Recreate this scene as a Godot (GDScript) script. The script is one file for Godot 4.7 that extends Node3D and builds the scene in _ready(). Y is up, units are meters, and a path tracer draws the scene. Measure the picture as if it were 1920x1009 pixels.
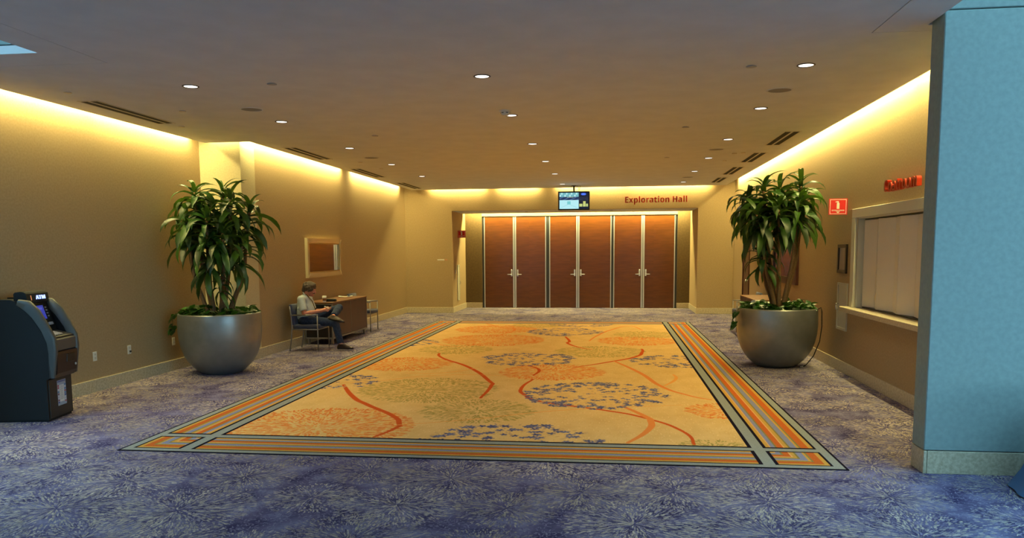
extends Node3D
# A convention-centre corridor: cove-lit wallpapered walls, patterned carpet with an inset rug, doors of a hall at the end.

const CEIL := 3.45
const WL1 := -6.5      # left wall, first stretch
const WL2 := -5.82     # left wall beyond the jog
const JOG := -11.95
const WR := 3.27
const WF := -21.9      # far wall face
const WD := -23.95     # wall of the doors, at the back of the alcove
const AL := -4.47      # sides of the alcove
const AR := 2.31
const SOFFIT := 2.87
const OPEN_Z := -6.33  # where the low ceiling opens to the atrium on both sides
const OPEN_L := -4.86
const OPEN_R := 2.39

var taken := {}
var M := {}
var rng := RandomNumberGenerator.new()

func _ready() -> void:
	rng.seed = 7
	set_camera_and_light()
	make_materials()
	build_shell()
	build_rug()
	build_doors()
	build_ceiling_fittings()
	build_cove_lights()
	build_left_wall_things()
	build_seating()
	build_person()
	build_plants()
	build_right_wall_things()
	build_far_wall_things()
	build_atrium_things()

func set_camera_and_light() -> void:
	var cam := Camera3D.new()
	cam.name = "camera"
	cam.position = Vector3(0, 1.75, 0)
	cam.rotation = Vector3(-0.105101, 0.126365, -0.006317)
	cam.projection = Camera3D.PROJECTION_FRUSTUM
	cam.near = 0.05
	cam.far = 200.0
	var f := 1471.48
	cam.size = 1009.0 / f * cam.near
	cam.frustum_offset = Vector2(0, (625.38 - 504.5) / f * cam.near)
	cam.current = true
	add_child(cam)
	var env := Environment.new()
	env.tonemap_mode = Environment.TONE_MAPPER_LINEAR
	env.tonemap_exposure = 1.0
	env.background_mode = Environment.BG_SKY
	var sm := ProceduralSkyMaterial.new()
	sm.sky_top_color = Color(0.47, 0.66, 0.77)
	sm.sky_horizon_color = Color(0.55, 0.72, 0.79)
	sm.ground_bottom_color = Color(0.20, 0.30, 0.34)
	sm.ground_horizon_color = Color(0.30, 0.45, 0.52)
	sm.energy_multiplier = 1.0
	var sky := Sky.new()
	sky.sky_material = sm
	env.sky = sky
	env.background_energy_multiplier = SKY_ENERGY
	env.sdfgi_enabled = true
	env.ssao_enabled = true
	env.ssil_enabled = true
	var we := WorldEnvironment.new()
	we.name = "world_environment"
	we.environment = env
	add_child(we)

const SKY_ENERGY := 13.0
const COVE_ENERGY := 2.8       # per metre of tube
const COVE_COLOR := Color(1.0, 0.93, 0.60)
const SPOT_ENERGY := 1.7
const SPOT_COLOR := Color(1.0, 0.93, 0.82)

# ---------------------------------------------------------------- naming

func numbered(called: String) -> String:
	var n: int = taken.get(called, 0)
	taken[called] = n + 1
	return called if n == 0 else "%s_%03d" % [called, n]

func tag(o: Node3D, label: String, category: String, group := "") -> Node3D:
	o.set_meta("label", label)
	o.set_meta("category", category)
	if group:
		o.set_meta("group", group)
	return o

func thing(called: String, label: String, category: String, at := Vector3.ZERO, turn := 0.0, group := "") -> Node3D:
	var o := Node3D.new()
	o.name = numbered(called)
	add_child(o)
	o.position = at
	o.rotation.y = turn
	tag(o, label, category, group)
	return o

func setting(called: String, label := "") -> Node3D:
	var o := Node3D.new()
	o.name = called
	add_child(o)
	o.set_meta("kind", "structure")
	if label:
		o.set_meta("label", label)
	return o

func part(called: String, m: Mesh, mat: Material, parent: Node3D, at := Vector3.ZERO, basis := Basis.IDENTITY) -> MeshInstance3D:
	var o := MeshInstance3D.new()
	o.name = called
	o.mesh = m
	if mat:
		o.material_override = mat
	o.transform = Transform3D(basis, at)
	parent.add_child(o, true)
	return o

func struct(called: String, m: Mesh, mat: Material, at := Vector3.ZERO, label := "") -> MeshInstance3D:
	var o := part(called, m, mat, self, at)
	o.set_meta("kind", "structure")
	if label:
		o.set_meta("label", label)
	return o

func copy_of(o: Node3D, called: String, at: Vector3, label := "", turn := INF) -> Node3D:
	var c: Node3D = o.duplicate()
	c.name = numbered(called)
	add_child(c)
	c.position = at
	if turn != INF:
		c.rotation.y = turn
	if label:
		c.set_meta("label", label)
	return c

# ---------------------------------------------------------------- mesh helpers

func start(smooth := false) -> SurfaceTool:
	var st := SurfaceTool.new()
	st.begin(Mesh.PRIMITIVE_TRIANGLES)
	st.set_smooth_group(0 if smooth else -1)
	return st

func done(st: SurfaceTool) -> ArrayMesh:
	st.generate_normals()
	return st.commit()

func tri(st: SurfaceTool, a: Vector3, b: Vector3, c: Vector3, out: Vector3) -> void:
	if Plane(a, b, c).normal.dot(out) < 0.0:
		st.add_vertex(a); st.add_vertex(c); st.add_vertex(b)
	else:
		st.add_vertex(a); st.add_vertex(b); st.add_vertex(c)

func quad(st: SurfaceTool, a: Vector3, b: Vector3, c: Vector3, d: Vector3, out: Vector3) -> void:
	tri(st, a, b, c, out)
	tri(st, a, c, d, out)

# a box with chamfered edges, centred on at
func cbox(st: SurfaceTool, at: Vector3, size: Vector3, bevel := 0.0, basis := Basis.IDENTITY) -> void:
	var h := size / 2.0
	var b := minf(bevel, minf(h.x, minf(h.y, h.z)) * 0.9)
	var axes := [Vector3.RIGHT, Vector3.UP, Vector3.BACK]
	for i in 3:
		var u := (i + 1) % 3
		var v := (i + 2) % 3
		for s in [-1.0, 1.0]:
			var n: Vector3 = axes[i] * s
			var c := n * h[i]
			var du: Vector3 = axes[u] * (h[u] - b)
			var dv: Vector3 = axes[v] * (h[v] - b)
			quad(st, at + basis * (c - du - dv), at + basis * (c + du - dv), at + basis * (c + du + dv), at + basis * (c - du + dv), basis * n)
	if b <= 0.0:
		return
	for i in 3:
		var u := (i + 1) % 3
		var v := (i + 2) % 3
		for su in [-1.0, 1.0]:
			for sv in [-1.0, 1.0]:
				var along: Vector3 = axes[i] * (h[i] - b)
				var p1: Vector3 = axes[u] * su * h[u] + axes[v] * sv * (h[v] - b)
				var p2: Vector3 = axes[u] * su * (h[u] - b) + axes[v] * sv * h[v]
				quad(st, at + basis * (p1 - along), at + basis * (p1 + along), at + basis * (p2 + along), at + basis * (p2 - along), basis * (axes[u] * su + axes[v] * sv))
	for sx in [-1.0, 1.0]:
		for sy in [-1.0, 1.0]:
			for sz in [-1.0, 1.0]:
				var k := Vector3(sx, sy, sz)
				tri(st, at + basis * (k * Vector3(h.x, h.y - b, h.z - b)), at + basis * (k * Vector3(h.x - b, h.y, h.z - b)), at + basis * (k * Vector3(h.x - b, h.y - b, h.z)), basis * k)

func boxm(size: Vector3, bevel := 0.0) -> ArrayMesh:
	var st := start()
	cbox(st, Vector3.ZERO, size, bevel)
	return done(st)

# box from lowest to highest corner, in world axes
func block(lo: Vector3, hi: Vector3, bevel := 0.0) -> ArrayMesh:
	var st := start()
	cbox(st, (lo + hi) / 2.0, (hi - lo).abs(), bevel)
	return done(st)

# profile points (radius, height) from bottom to top, revolved round y
func lathe(prof: Array, n := 32, squash := Vector3.ONE) -> ArrayMesh:
	var st := start(true)
	lathe_into(st, prof, n, Transform3D(Basis.from_scale(squash)))
	return done(st)

func lathe_into(st: SurfaceTool, prof: Array, n: int, xf := Transform3D.IDENTITY) -> void:
	for k in prof.size() - 1:
		var p: Vector2 = prof[k]
		var q: Vector2 = prof[k + 1]
		if p.distance_to(q) < 1e-6:
			continue
		for i in n:
			var a0 := TAU * i / n
			var a1 := TAU * (i + 1) / n
			var am := (a0 + a1) / 2.0
			var A := xf * Vector3(cos(a0) * p.x, p.y, sin(a0) * p.x)
			var B := xf * Vector3(cos(a1) * p.x, p.y, sin(a1) * p.x)
			var C := xf * Vector3(cos(a1) * q.x, q.y, sin(a1) * q.x)
			var D := xf * Vector3(cos(a0) * q.x, q.y, sin(a0) * q.x)
			var t := (q - p).normalized()
			var out := xf.basis * Vector3(cos(am) * t.y, -t.x, sin(am) * t.y)
			if p.x > 1e-6:
				tri(st, A, B, C if q.x > 1e-6 else D, out)
			if q.x > 1e-6:
				tri(st, A, C, D, out)

func disc(r: float, h: float, n := 24, bevel := 0.0) -> ArrayMesh:
	if bevel > 0.0:
		return lathe([Vector2(0, 0), Vector2(r - bevel, 0), Vector2(r, bevel), Vector2(r, h - bevel), Vector2(r - bevel, h), Vector2(0, h)], n)
	var st := start()
	lathe_into(st, [Vector2(0, 0), Vector2(r, 0), Vector2(r, h), Vector2(0, h)], n)
	return done(st)

# a tube swept along points, with a radius for each (or one for all)
func sweep(st: SurfaceTool, pts: Array, radii, n := 8) -> void:
	var rings := []
	var up := Vector3.UP
	for k in pts.size():
		var a: Vector3 = pts[maxi(k - 1, 0)]
		var b: Vector3 = pts[mini(k + 1, pts.size() - 1)]
		var d := (b - a).normalized()
		var side := d.cross(up)
		if side.length() < 0.05:
			side = d.cross(Vector3.RIGHT if absf(d.x) < 0.9 else Vector3.BACK)
		side = side.normalized()
		up = side.cross(d).normalized()
		var r: float = radii if radii is float else radii[k]
		var ring := []
		for i in n:
			var t := TAU * i / n
			ring.append(pts[k] + (side * cos(t) + up * sin(t)) * r)
		rings.append(ring)
	for k in pts.size() - 1:
		for i in n:
			var j := (i + 1) % n
			var mid: Vector3 = (rings[k][i] + rings[k][j]) / 2.0 - pts[k]
			quad(st, rings[k][i], rings[k][j], rings[k + 1][j], rings[k + 1][i], mid)
	for e in [0, pts.size() - 1]:
		var out: Vector3 = (pts[0] - pts[1]) if e == 0 else (pts[e] - pts[e - 1])
		for i in n:
			tri(st, pts[e], rings[e][i], rings[e][(i + 1) % n], out)

func tube(pts: Array, radii, n := 8) -> ArrayMesh:
	var st := start(true)
	sweep(st, pts, radii, n)
	return done(st)

# polygon (x, y) drawn out along z from z0 to z1
func extrude(st: SurfaceTool, poly: PackedVector2Array, z0: float, z1: float) -> void:
	var idx := Geometry2D.triangulate_polygon(poly)
	for k in range(0, idx.size(), 3):
		var a := poly[idx[k]]
		var b := poly[idx[k + 1]]
		var c := poly[idx[k + 2]]
		tri(st, Vector3(a.x, a.y, z0), Vector3(b.x, b.y, z0), Vector3(c.x, c.y, z0), Vector3(0, 0, z0 - z1))
		tri(st, Vector3(a.x, a.y, z1), Vector3(b.x, b.y, z1), Vector3(c.x, c.y, z1), Vector3(0, 0, z1 - z0))
	var turn := -1.0 if Geometry2D.is_polygon_clockwise(poly) else 1.0
	for k in poly.size():
		var a := poly[k]
		var b := poly[(k + 1) % poly.size()]
		var d := b - a
		quad(st, Vector3(a.x, a.y, z0), Vector3(b.x, b.y, z0), Vector3(b.x, b.y, z1), Vector3(a.x, a.y, z1), Vector3(d.y, -d.x, 0) * turn)

func prism(poly: PackedVector2Array, z0: float, z1: float) -> ArrayMesh:
	var st := start()
	extrude(st, poly, z0, z1)
	return done(st)

# a frame of four mitred bars in the plane z = 0 .. depth, round a rectangle (x0,y0)-(x1,y1), width w inside it
func frame_bars(x0: float, y0: float, x1: float, y1: float, w: float, d: float, bevel := 0.004) -> Array:
	var out := []
	var c := [[Vector2(x0, y0), Vector2(x1, y0), Vector2(x1 - w, y0 + w), Vector2(x0 + w, y0 + w)], [Vector2(x1, y0), Vector2(x1, y1), Vector2(x1 - w, y1 - w), Vector2(x1 - w, y0 + w)], [Vector2(x1, y1), Vector2(x0, y1), Vector2(x0 + w, y1 - w), Vector2(x1 - w, y1 - w)], [Vector2(x0, y1), Vector2(x0, y0), Vector2(x0 + w, y0 + w), Vector2(x0 + w, y1 - w)]]
	for q in c:
		var st := start()
		var mid: Vector2 = (q[0] + q[1] + q[2] + q[3]) / 4.0
		var top := []
		for v in q:
			top.append(v + (mid - v).limit_length(bevel))
		for i in 4:
			var j := (i + 1) % 4
			var a: Vector2 = q[i]
			var b: Vector2 = q[j]
			var o := ((a + b) / 2.0 - mid)
			quad(st, Vector3(a.x, a.y, 0), Vector3(b.x, b.y, 0), Vector3(b.x, b.y, d - bevel), Vector3(a.x, a.y, d - bevel), Vector3(o.x, o.y, 0))
			quad(st, Vector3(a.x, a.y, d - bevel), Vector3(b.x, b.y, d - bevel), Vector3(top[j].x, top[j].y, d), Vector3(top[i].x, top[i].y, d), Vector3(o.x, o.y, 0.1))
		quad(st, Vector3(top[0].x, top[0].y, d), Vector3(top[1].x, top[1].y, d), Vector3(top[2].x, top[2].y, d), Vector3(top[3].x, top[3].y, d), Vector3.BACK)
		quad(st, Vector3(q[0].x, q[0].y, 0), Vector3(q[1].x, q[1].y, 0), Vector3(q[2].x, q[2].y, 0), Vector3(q[3].x, q[3].y, 0), Vector3.FORWARD)
		out.append(done(st))
	return out

# ---------------------------------------------------------------- textures and materials

func plain(color: Color, rough := 0.7, metal := 0.0) -> StandardMaterial3D:
	var m := StandardMaterial3D.new()
	m.albedo_color = color
	m.roughness = rough
	m.metallic = metal
	return m

func glow(color: Color, energy: float) -> StandardMaterial3D:
	var m := plain(color, 0.5)
	m.emission_enabled = true
	m.emission = color
	m.emission_energy_multiplier = energy
	return m

func noise_tex(seed_: int, freq: float, lo: Color, hi: Color, size := 512, octaves := 4) -> NoiseTexture2D:
	var n := FastNoiseLite.new()
	n.seed = seed_
	n.frequency = freq
	n.noise_type = FastNoiseLite.TYPE_SIMPLEX_SMOOTH
	n.fractal_octaves = octaves
	var t := NoiseTexture2D.new()
	t.width = size
	t.height = size
	t.seamless = true
	t.noise = n
	var g := Gradient.new()
	g.set_color(0, lo)
	g.set_color(1, hi)
	t.color_ramp = g
	return t

func triplanar(m: StandardMaterial3D, scale: float, world := true) -> StandardMaterial3D:
	m.uv1_triplanar = true
	m.uv1_world_triplanar = world
	m.uv1_scale = Vector3.ONE * scale
	return m

var px := PackedByteArray()
var pw := 0
var ph := 0

func put(x: int, y: int, r: int, g: int, b: int) -> void:
	var i := (posmod(y, ph) * pw + posmod(x, pw)) * 3
	px[i] = r
	px[i + 1] = g
	px[i + 2] = b

func canvas(w: int, h: int, seed_: int, freq: float, lo: Color, hi: Color, octaves := 4) -> void:
	pw = w
	ph = h
	var n := FastNoiseLite.new()
	n.seed = seed_
	n.frequency = freq
	n.fractal_octaves = octaves
	var im := n.get_seamless_image(w, h)
	im.convert(Image.FORMAT_L8)
	var d := im.get_data()
	var rr := PackedByteArray(); var gg := PackedByteArray(); var bb := PackedByteArray()
	for k in 256:
		var c := lo.lerp(hi, k / 255.0)
		rr.append(int(c.r * 255)); gg.append(int(c.g * 255)); bb.append(int(c.b * 255))
	px.resize(w * h * 3)
	for i in w * h:
		var v := d[i]
		px[i * 3] = rr[v]
		px[i * 3 + 1] = gg[v]
		px[i * 3 + 2] = bb[v]

func canvas_texture() -> ImageTexture:
	return ImageTexture.create_from_image(Image.create_from_data(pw, ph, false, Image.FORMAT_RGB8, px))

# a short stroke of yarn: centre, direction, length and half width in pixels
func dash(x: float, y: float, dx: float, dy: float, length: float, hw: float, c: Color) -> void:
	var r := int(c.r * 255); var g := int(c.g * 255); var b := int(c.b * 255)
	var n := int(ceil(length))
	for i in n + 1:
		var t := float(i) / maxi(n, 1) - 0.5
		var w := int(round(hw * (1.0 - 2.2 * t * t)))
		var cx := x + dx * t * length
		var cy := y + dy * t * length
		for k in range(-w, w + 1):
			put(int(cx - dy * k), int(cy + dx * k), r, g, b)

func carpet_texture() -> ImageTexture:
	# chrysanthemum bursts of short pale strokes on violet-blue; one repeat is 4.8 m
	var r := RandomNumberGenerator.new()
	r.seed = 31
	var n := 2048
	canvas(n, n, 5, 0.006, Color(0.19, 0.165, 0.28), Color(0.54, 0.52, 0.62), 5)
	# yarn speckle on the ground
	for k in 52000:
		var t := r.randf()
		var c := Color(0.34, 0.31, 0.44).lerp(Color(0.56, 0.54, 0.61), t)
		dash(r.randf() * n, r.randf() * n, cos(t * 40.0), sin(t * 40.0), 5.0 + 9.0 * r.randf(), 1.0, c)
	var spots := []
	var tries := 0
	while spots.size() < 104 and tries < 6000:
		tries += 1
		var p := Vector2(r.randf() * n, r.randf() * n)
		var rad: float = [235.0, 200.0, 160.0, 120.0][spots.size() % 4] * r.randf_range(0.9, 1.1)
		var ok := true
		for s in spots:
			var d: Vector2 = (p - s[0]).abs()
			d = d.min(Vector2(n, n) - d)
			if d.length() < (rad + s[1]) * 0.66:
				ok = false
				break
		if ok:
			spots.append([p, rad])
	var pale := [Color(0.77, 0.71, 0.65), Color(0.67, 0.63, 0.64), Color(0.83, 0.77, 0.70), Color(0.58, 0.54, 0.64)]
	for s in spots:
		var rad: float = s[1]
		var count := int(rad * rad * 0.030)
		var bold := r.randf_range(0.75, 1.1)
		var tone := r.randf_range(0.74, 0.94)
		for k in count:
			var a := r.randf() * TAU
			var rr := rad * pow(r.randf_range(0.0005, 1.0), 0.54)
			var inner := rr / rad
			var lean := r.randf_range(-0.16, 0.16)
			var c: Color = pale[r.randi() % 4] * tone * r.randf_range(0.85, 1.06)
			dash(s[0].x + cos(a) * rr, s[0].y + sin(a) * rr, cos(a + lean), sin(a + lean), (8.0 + 13.0 * r.randf()) * (0.75 + 0.7 * (1.0 - inner)), bold * r.randf_range(1.1, 2.3), c)
		for k in int(rad * 0.32):
			var a := r.randf() * TAU
			var rr := rad * r.randf_range(0.02, 0.36)
			dash(s[0].x + cos(a) * rr, s[0].y + sin(a) * rr, cos(a), sin(a), r.randf_range(14.0, 30.0), 1.2, Color(0.30, 0.28, 0.40) * r.randf_range(0.8, 1.3))
	return canvas_texture()

const RUG_LO := Vector2(-4.36, -19.32)
const RUG_HI := Vector2(1.88, -6.35)
const RUG_B := 0.675
const FLORETS_BLUE := [[-0.18, -9.45, 0.88], [-0.90, -6.9, 0.86], [-1.33, -12.51, 0.78], [-0.98, -16.79, 0.80], [0.99, -12.45, 0.68], [-3.72, -10.1, 0.60], [-0.71, -18.65, 0.76], [-3.9, -14.6, 0.6]]
const FLORETS_ORANGE := [[-2.93, -7.38, 0.98], [-3.18, -11.81, 0.74], [-0.84, -11.20, 0.76], [-2.30, -15.18, 1.0], [1.23, -8.59, 0.42], [-2.55, -17.27, 0.9], [0.50, -15.20, 0.76]]
const FLORETS_GREEN := [[-2.29, -9.62, 0.88], [-1.45, -8.37, 0.64], [-0.19, -13.54, 0.78], [-2.74, -13.64, 0.66], [0.91, -6.89, 0.36], [0.70, -16.37, 0.66], [-1.69, -18.32, 0.62]]
const STEMS := [
	[0.045, 0, [[-3.5, -9.87], [-3.09, -9.04], [-2.76, -8.57], [-2.32, -8.03], [-2.14, -7.66], [-2.12, -7.42], [-2.22, -7.05]]],
	[0.042, 0, [[-2.93, -13.11], [-2.74, -12.52], [-2.11, -11.51], [-1.63, -10.34], [-1.54, -9.93], [-1.54, -9.08]]],
	[0.035, 0, [[-1.05, -10.52], [-1.13, -9.84], [-1.03, -9.33], [-0.77, -8.92], [-0.09, -8.53], [0.36, -8.15], [0.69, -7.58], [0.75, -7.05]]],
	[0.045, 1, [[0.12, -8.78], [0.34, -8.29], [0.41, -7.98], [0.35, -7.55], [0.15, -7.05]]],
	[0.036, 0, [[-0.92, -15.85], [-0.8, -15.1], [-0.8, -14.67], [-0.53, -14.04], [-0.33, -13.82]]],
	[0.042, 0, [[0.54, -13.96], [0.53, -13.52], [0.39, -12.9], [-0.05, -12.25], [-0.56, -11.64]]],
	[0.042, 1, [[0.05, -12.38], [0.41, -11.21], [0.64, -10.12], [0.92, -9.51], [1.17, -9.23]]],
	[0.03, 2, [[0.87, -11.1], [0.87, -10.69], [0.68, -10.13]]],
	[0.036, 1, [[-3.13, -18.93], [-2.66, -18.0], [-2.14, -17.29], [-2.28, -16.17], [-2.46, -15.74]]],
	[0.014, 2, [[-3.6, -10.0], [-3.18, -10.16], [-2.57, -10.66], [-1.8, -10.83], [-1.1, -10.6]]],
	[0.014, 2, [[-2.14, -7.58], [-1.46, -7.9], [-0.83, -8.31], [-0.26, -8.57], [0.8, -8.9]]],
	[0.03, 1, [[-0.42, -15.13], [-0.28, -16.1], [0.0, -17.3], [0.41, -18.19], [0.68, -17.24]]],
	[0.02, 1, [[-3.58, -14.91], [-2.88, -14.1], [-2.41, -14.55]]],
	[0.018, 2, [[-2.94, -10.92], [-2.4, -10.97], [-1.95, -11.53]]],
	[0.03, 0, [[-1.08, -10.84], [-1.05, -11.39], [-1.26, -11.8]]],
]

func rug_xy(x: float, z: float) -> Vector2:
	return Vector2((x - RUG_LO.x) / (RUG_HI.x - RUG_LO.x) * pw, (z - RUG_LO.y) / (RUG_HI.y - RUG_LO.y) * ph)

# a stroke given in metres, so that the two unequal pixel scales do not show
func rug_dash(x: float, z: float, a: float, length: float, hw: float, c: Color) -> void:
	var sx := pw / (RUG_HI.x - RUG_LO.x)
	var sy := ph / (RUG_HI.y - RUG_LO.y)
	var r := int(c.r * 255); var g := int(c.g * 255); var b := int(c.b * 255)
	var n := int(ceil(length * sx))
	var m := int(ceil(hw * sx))
	for i in n + 1:
		var t := float(i) / maxi(n, 1) - 0.5
		var w := hw * (1.0 - 2.6 * t * t)
		for k in range(-m, m + 1):
			var o := float(k) / maxi(m, 1) * w
			var X := (x + cos(a) * t * length - sin(a) * o - RUG_LO.x) * sx
			var Y := (z + sin(a) * t * length + cos(a) * o - RUG_LO.y) * sy
			if X >= 0 and Y >= 0 and X < pw and Y < ph:
				put(int(X), int(Y), r, g, b)

func rug_texture() -> ImageTexture:
	var r := RandomNumberGenerator.new()
	r.seed = 12
	canvas(1536, 2048, 9, 0.011, Color(0.81, 0.65, 0.40), Color(0.87, 0.72, 0.47), 5)
	var lo := RUG_LO
	var hi := RUG_HI
	for k in 26000:   # uneven dye of the yarns
		rug_dash(r.randf_range(lo.x, hi.x), r.randf_range(lo.y, hi.y), 1.57, r.randf_range(0.02, 0.05), 0.003, Color(0.81, 0.64, 0.38).lerp(Color(0.89, 0.75, 0.51), r.randf()))
	for s in FLORETS_ORANGE:
		for k in int(2600 * s[2] * s[2]):
			var a := r.randf() * TAU
			var d: float = s[2] * pow(r.randf(), 0.46)
			var edge: float = d / s[2]
			var c := Color(0.86, 0.54, 0.27).lerp(Color(0.81, 0.43, 0.20), r.randf() * edge)
			if r.randf() < 0.22:
				c = Color(0.86, 0.66, 0.36)
			rug_dash(s[0] + cos(a) * d, s[1] + sin(a) * d, a + r.randf_range(-0.3, 0.3), r.randf_range(0.03, 0.075), r.randf_range(0.005, 0.011), c)
	for s in FLORETS_GREEN:
		for k in int(1900 * s[2] * s[2]):
			var a := r.randf() * TAU
			var d: float = s[2] * sqrt(r.randf())
			var c := Color(0.60, 0.53, 0.27).lerp(Color(0.72, 0.62, 0.35), r.randf())
			rug_dash(s[0] + cos(a) * d, s[1] + sin(a) * d, a + r.randf_range(-0.3, 0.3), r.randf_range(0.03, 0.07), r.randf_range(0.004, 0.009), c)
	var stem_color := [Color(0.78, 0.34, 0.15), Color(0.86, 0.52, 0.26), Color(0.88, 0.61, 0.31)]
	for s in STEMS:
		var cu := Curve2D.new()
		cu.bake_interval = 0.02
		var pts: Array = s[2]
		for i in pts.size():
			var a := Vector2(pts[maxi(i - 1, 0)][0], pts[maxi(i - 1, 0)][1])
			var b := Vector2(pts[mini(i + 1, pts.size() - 1)][0], pts[mini(i + 1, pts.size() - 1)][1])
			cu.add_point(Vector2(pts[i][0], pts[i][1]), -(b - a) / 4.0, (b - a) / 4.0)
		var total := cu.get_baked_length()
		var n := int(total / 0.006)
		for i in n:
			var t := float(i) / n
			var p := cu.sample_baked(t * total)
			var w: float = s[0] * 0.62 * (0.45 + 0.75 * sin(PI * (0.12 + 0.82 * t)))
			var q := cu.sample_baked(minf(t * total + 0.02, total))
			var a := (q - p).angle() if q.distance_to(p) > 1e-4 else 0.0
			rug_dash(p.x, p.y, a, 0.014, w, stem_color[s[1]])
	for s in FLORETS_BLUE:
		for k in int(230 * s[2] * s[2]):      # pale lilac veil under the florets
			var a := r.randf() * TAU
			var d: float = s[2] * sqrt(r.randf())
			rug_dash(s[0] + cos(a) * d, s[1] + sin(a) * d, a, r.randf_range(0.04, 0.09), 0.008, Color(0.80, 0.62, 0.38).lerp(Color(0.72, 0.60, 0.46), r.randf()))
		for k in int(265 * s[2] * s[2]):
			var a := r.randf() * TAU
			var d: float = s[2] * pow(r.randf(), 0.36)
			var turn := r.randf() * TAU
			var small: float = 0.55 + 0.5 * d / s[2]
			var c := Color(0.33, 0.33, 0.45).lerp(Color(0.46, 0.45, 0.54), r.randf())
			for e in 5:
				var b := turn + TAU * e / 5.0
				var l: float = r.randf_range(0.036, 0.056) * small
				rug_dash(s[0] + cos(a) * d + cos(b) * l * 0.6, s[1] + sin(a) * d + sin(b) * l * 0.6, b, l, 0.0085 * small + 0.002, c)
	# the striped border: bands run through at the corners, stripes are mitred
	var grey := Color(0.55, 0.56, 0.53); var black := Color(0.13, 0.11, 0.14); var gold := Color(0.74, 0.57, 0.27); var orange := Color(0.74, 0.38, 0.17); var lav := Color(0.51, 0.51, 0.60); var olive := Color(0.52, 0.47, 0.27); var pink := Color(0.82, 0.62, 0.40)
	var stripes := [[0.225, gold], [0.318, orange], [0.345, olive], [0.375, gold], [0.452, lav], [0.475, olive], [0.525, gold], [0.542, pink], [0.622, orange], [0.645, olive], [0.70, lav], [0.715, pink], [0.765, gold]]
	for y in ph:
		var z := lo.y + (y + 0.5) / ph * (hi.y - lo.y)
		var b := minf(z - lo.y, hi.y - z) / RUG_B
		for x in pw:
			var X := lo.x + (x + 0.5) / pw * (hi.x - lo.x)
			var a := minf(X - lo.x, hi.x - X) / RUG_B
			if a > 1.0 and b > 1.0:
				continue
			var c := black
			if (a > 0.032 and a < 0.14) or (b > 0.032 and b < 0.14) or (a > 0.805 and a < 0.95) or (b > 0.805 and b < 0.95):
				c = grey
				if a < 0.032 or b < 0.032:
					c = black
			else:
				var t := minf(a, b)
				if t > 0.168 and t < 0.765 and not (a > 0.765 and a < 1.0) and not (b > 0.765 and b < 1.0):
					for s in stripes:
						if t < s[0]:
							c = s[1]
							break
			var j := (y * pw + x) * 3
			var v := 0.94 + 0.12 * fposmod(sin(x * 12.9898 + y * 78.233) * 43758.5453, 1.0)
			px[j] = mini(255, int(c.r * 255 * v)); px[j + 1] = mini(255, int(c.g * 255 * v)); px[j + 2] = mini(255, int(c.b * 255 * v))
	return canvas_texture()

func grain_texture(seed_: int, lo: Color, hi: Color, across := false) -> ImageTexture:
	# wood: noise stretched along one axis
	var n := FastNoiseLite.new()
	n.seed = seed_
	n.frequency = 0.03
	n.fractal_octaves = 4
	var im := n.get_seamless_image(512, 512)
	im.convert(Image.FORMAT_L8)
	var long := im.duplicate()
	if across:
		long.resize(4096, 512, Image.INTERPOLATE_CUBIC)
		long = long.get_region(Rect2i(0, 0, 512, 512))
	else:
		long.resize(512, 4096, Image.INTERPOLATE_CUBIC)
		long = long.get_region(Rect2i(0, 0, 512, 512))
	var d: PackedByteArray = long.get_data()
	var o := PackedByteArray()
	o.resize(512 * 512 * 3)
	for i in 512 * 512:
		var c := lo.lerp(hi, d[i] / 255.0)
		o[i * 3] = int(c.r * 255); o[i * 3 + 1] = int(c.g * 255); o[i * 3 + 2] = int(c.b * 255)
	return ImageTexture.create_from_image(Image.create_from_data(512, 512, false, Image.FORMAT_RGB8, o))

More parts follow.
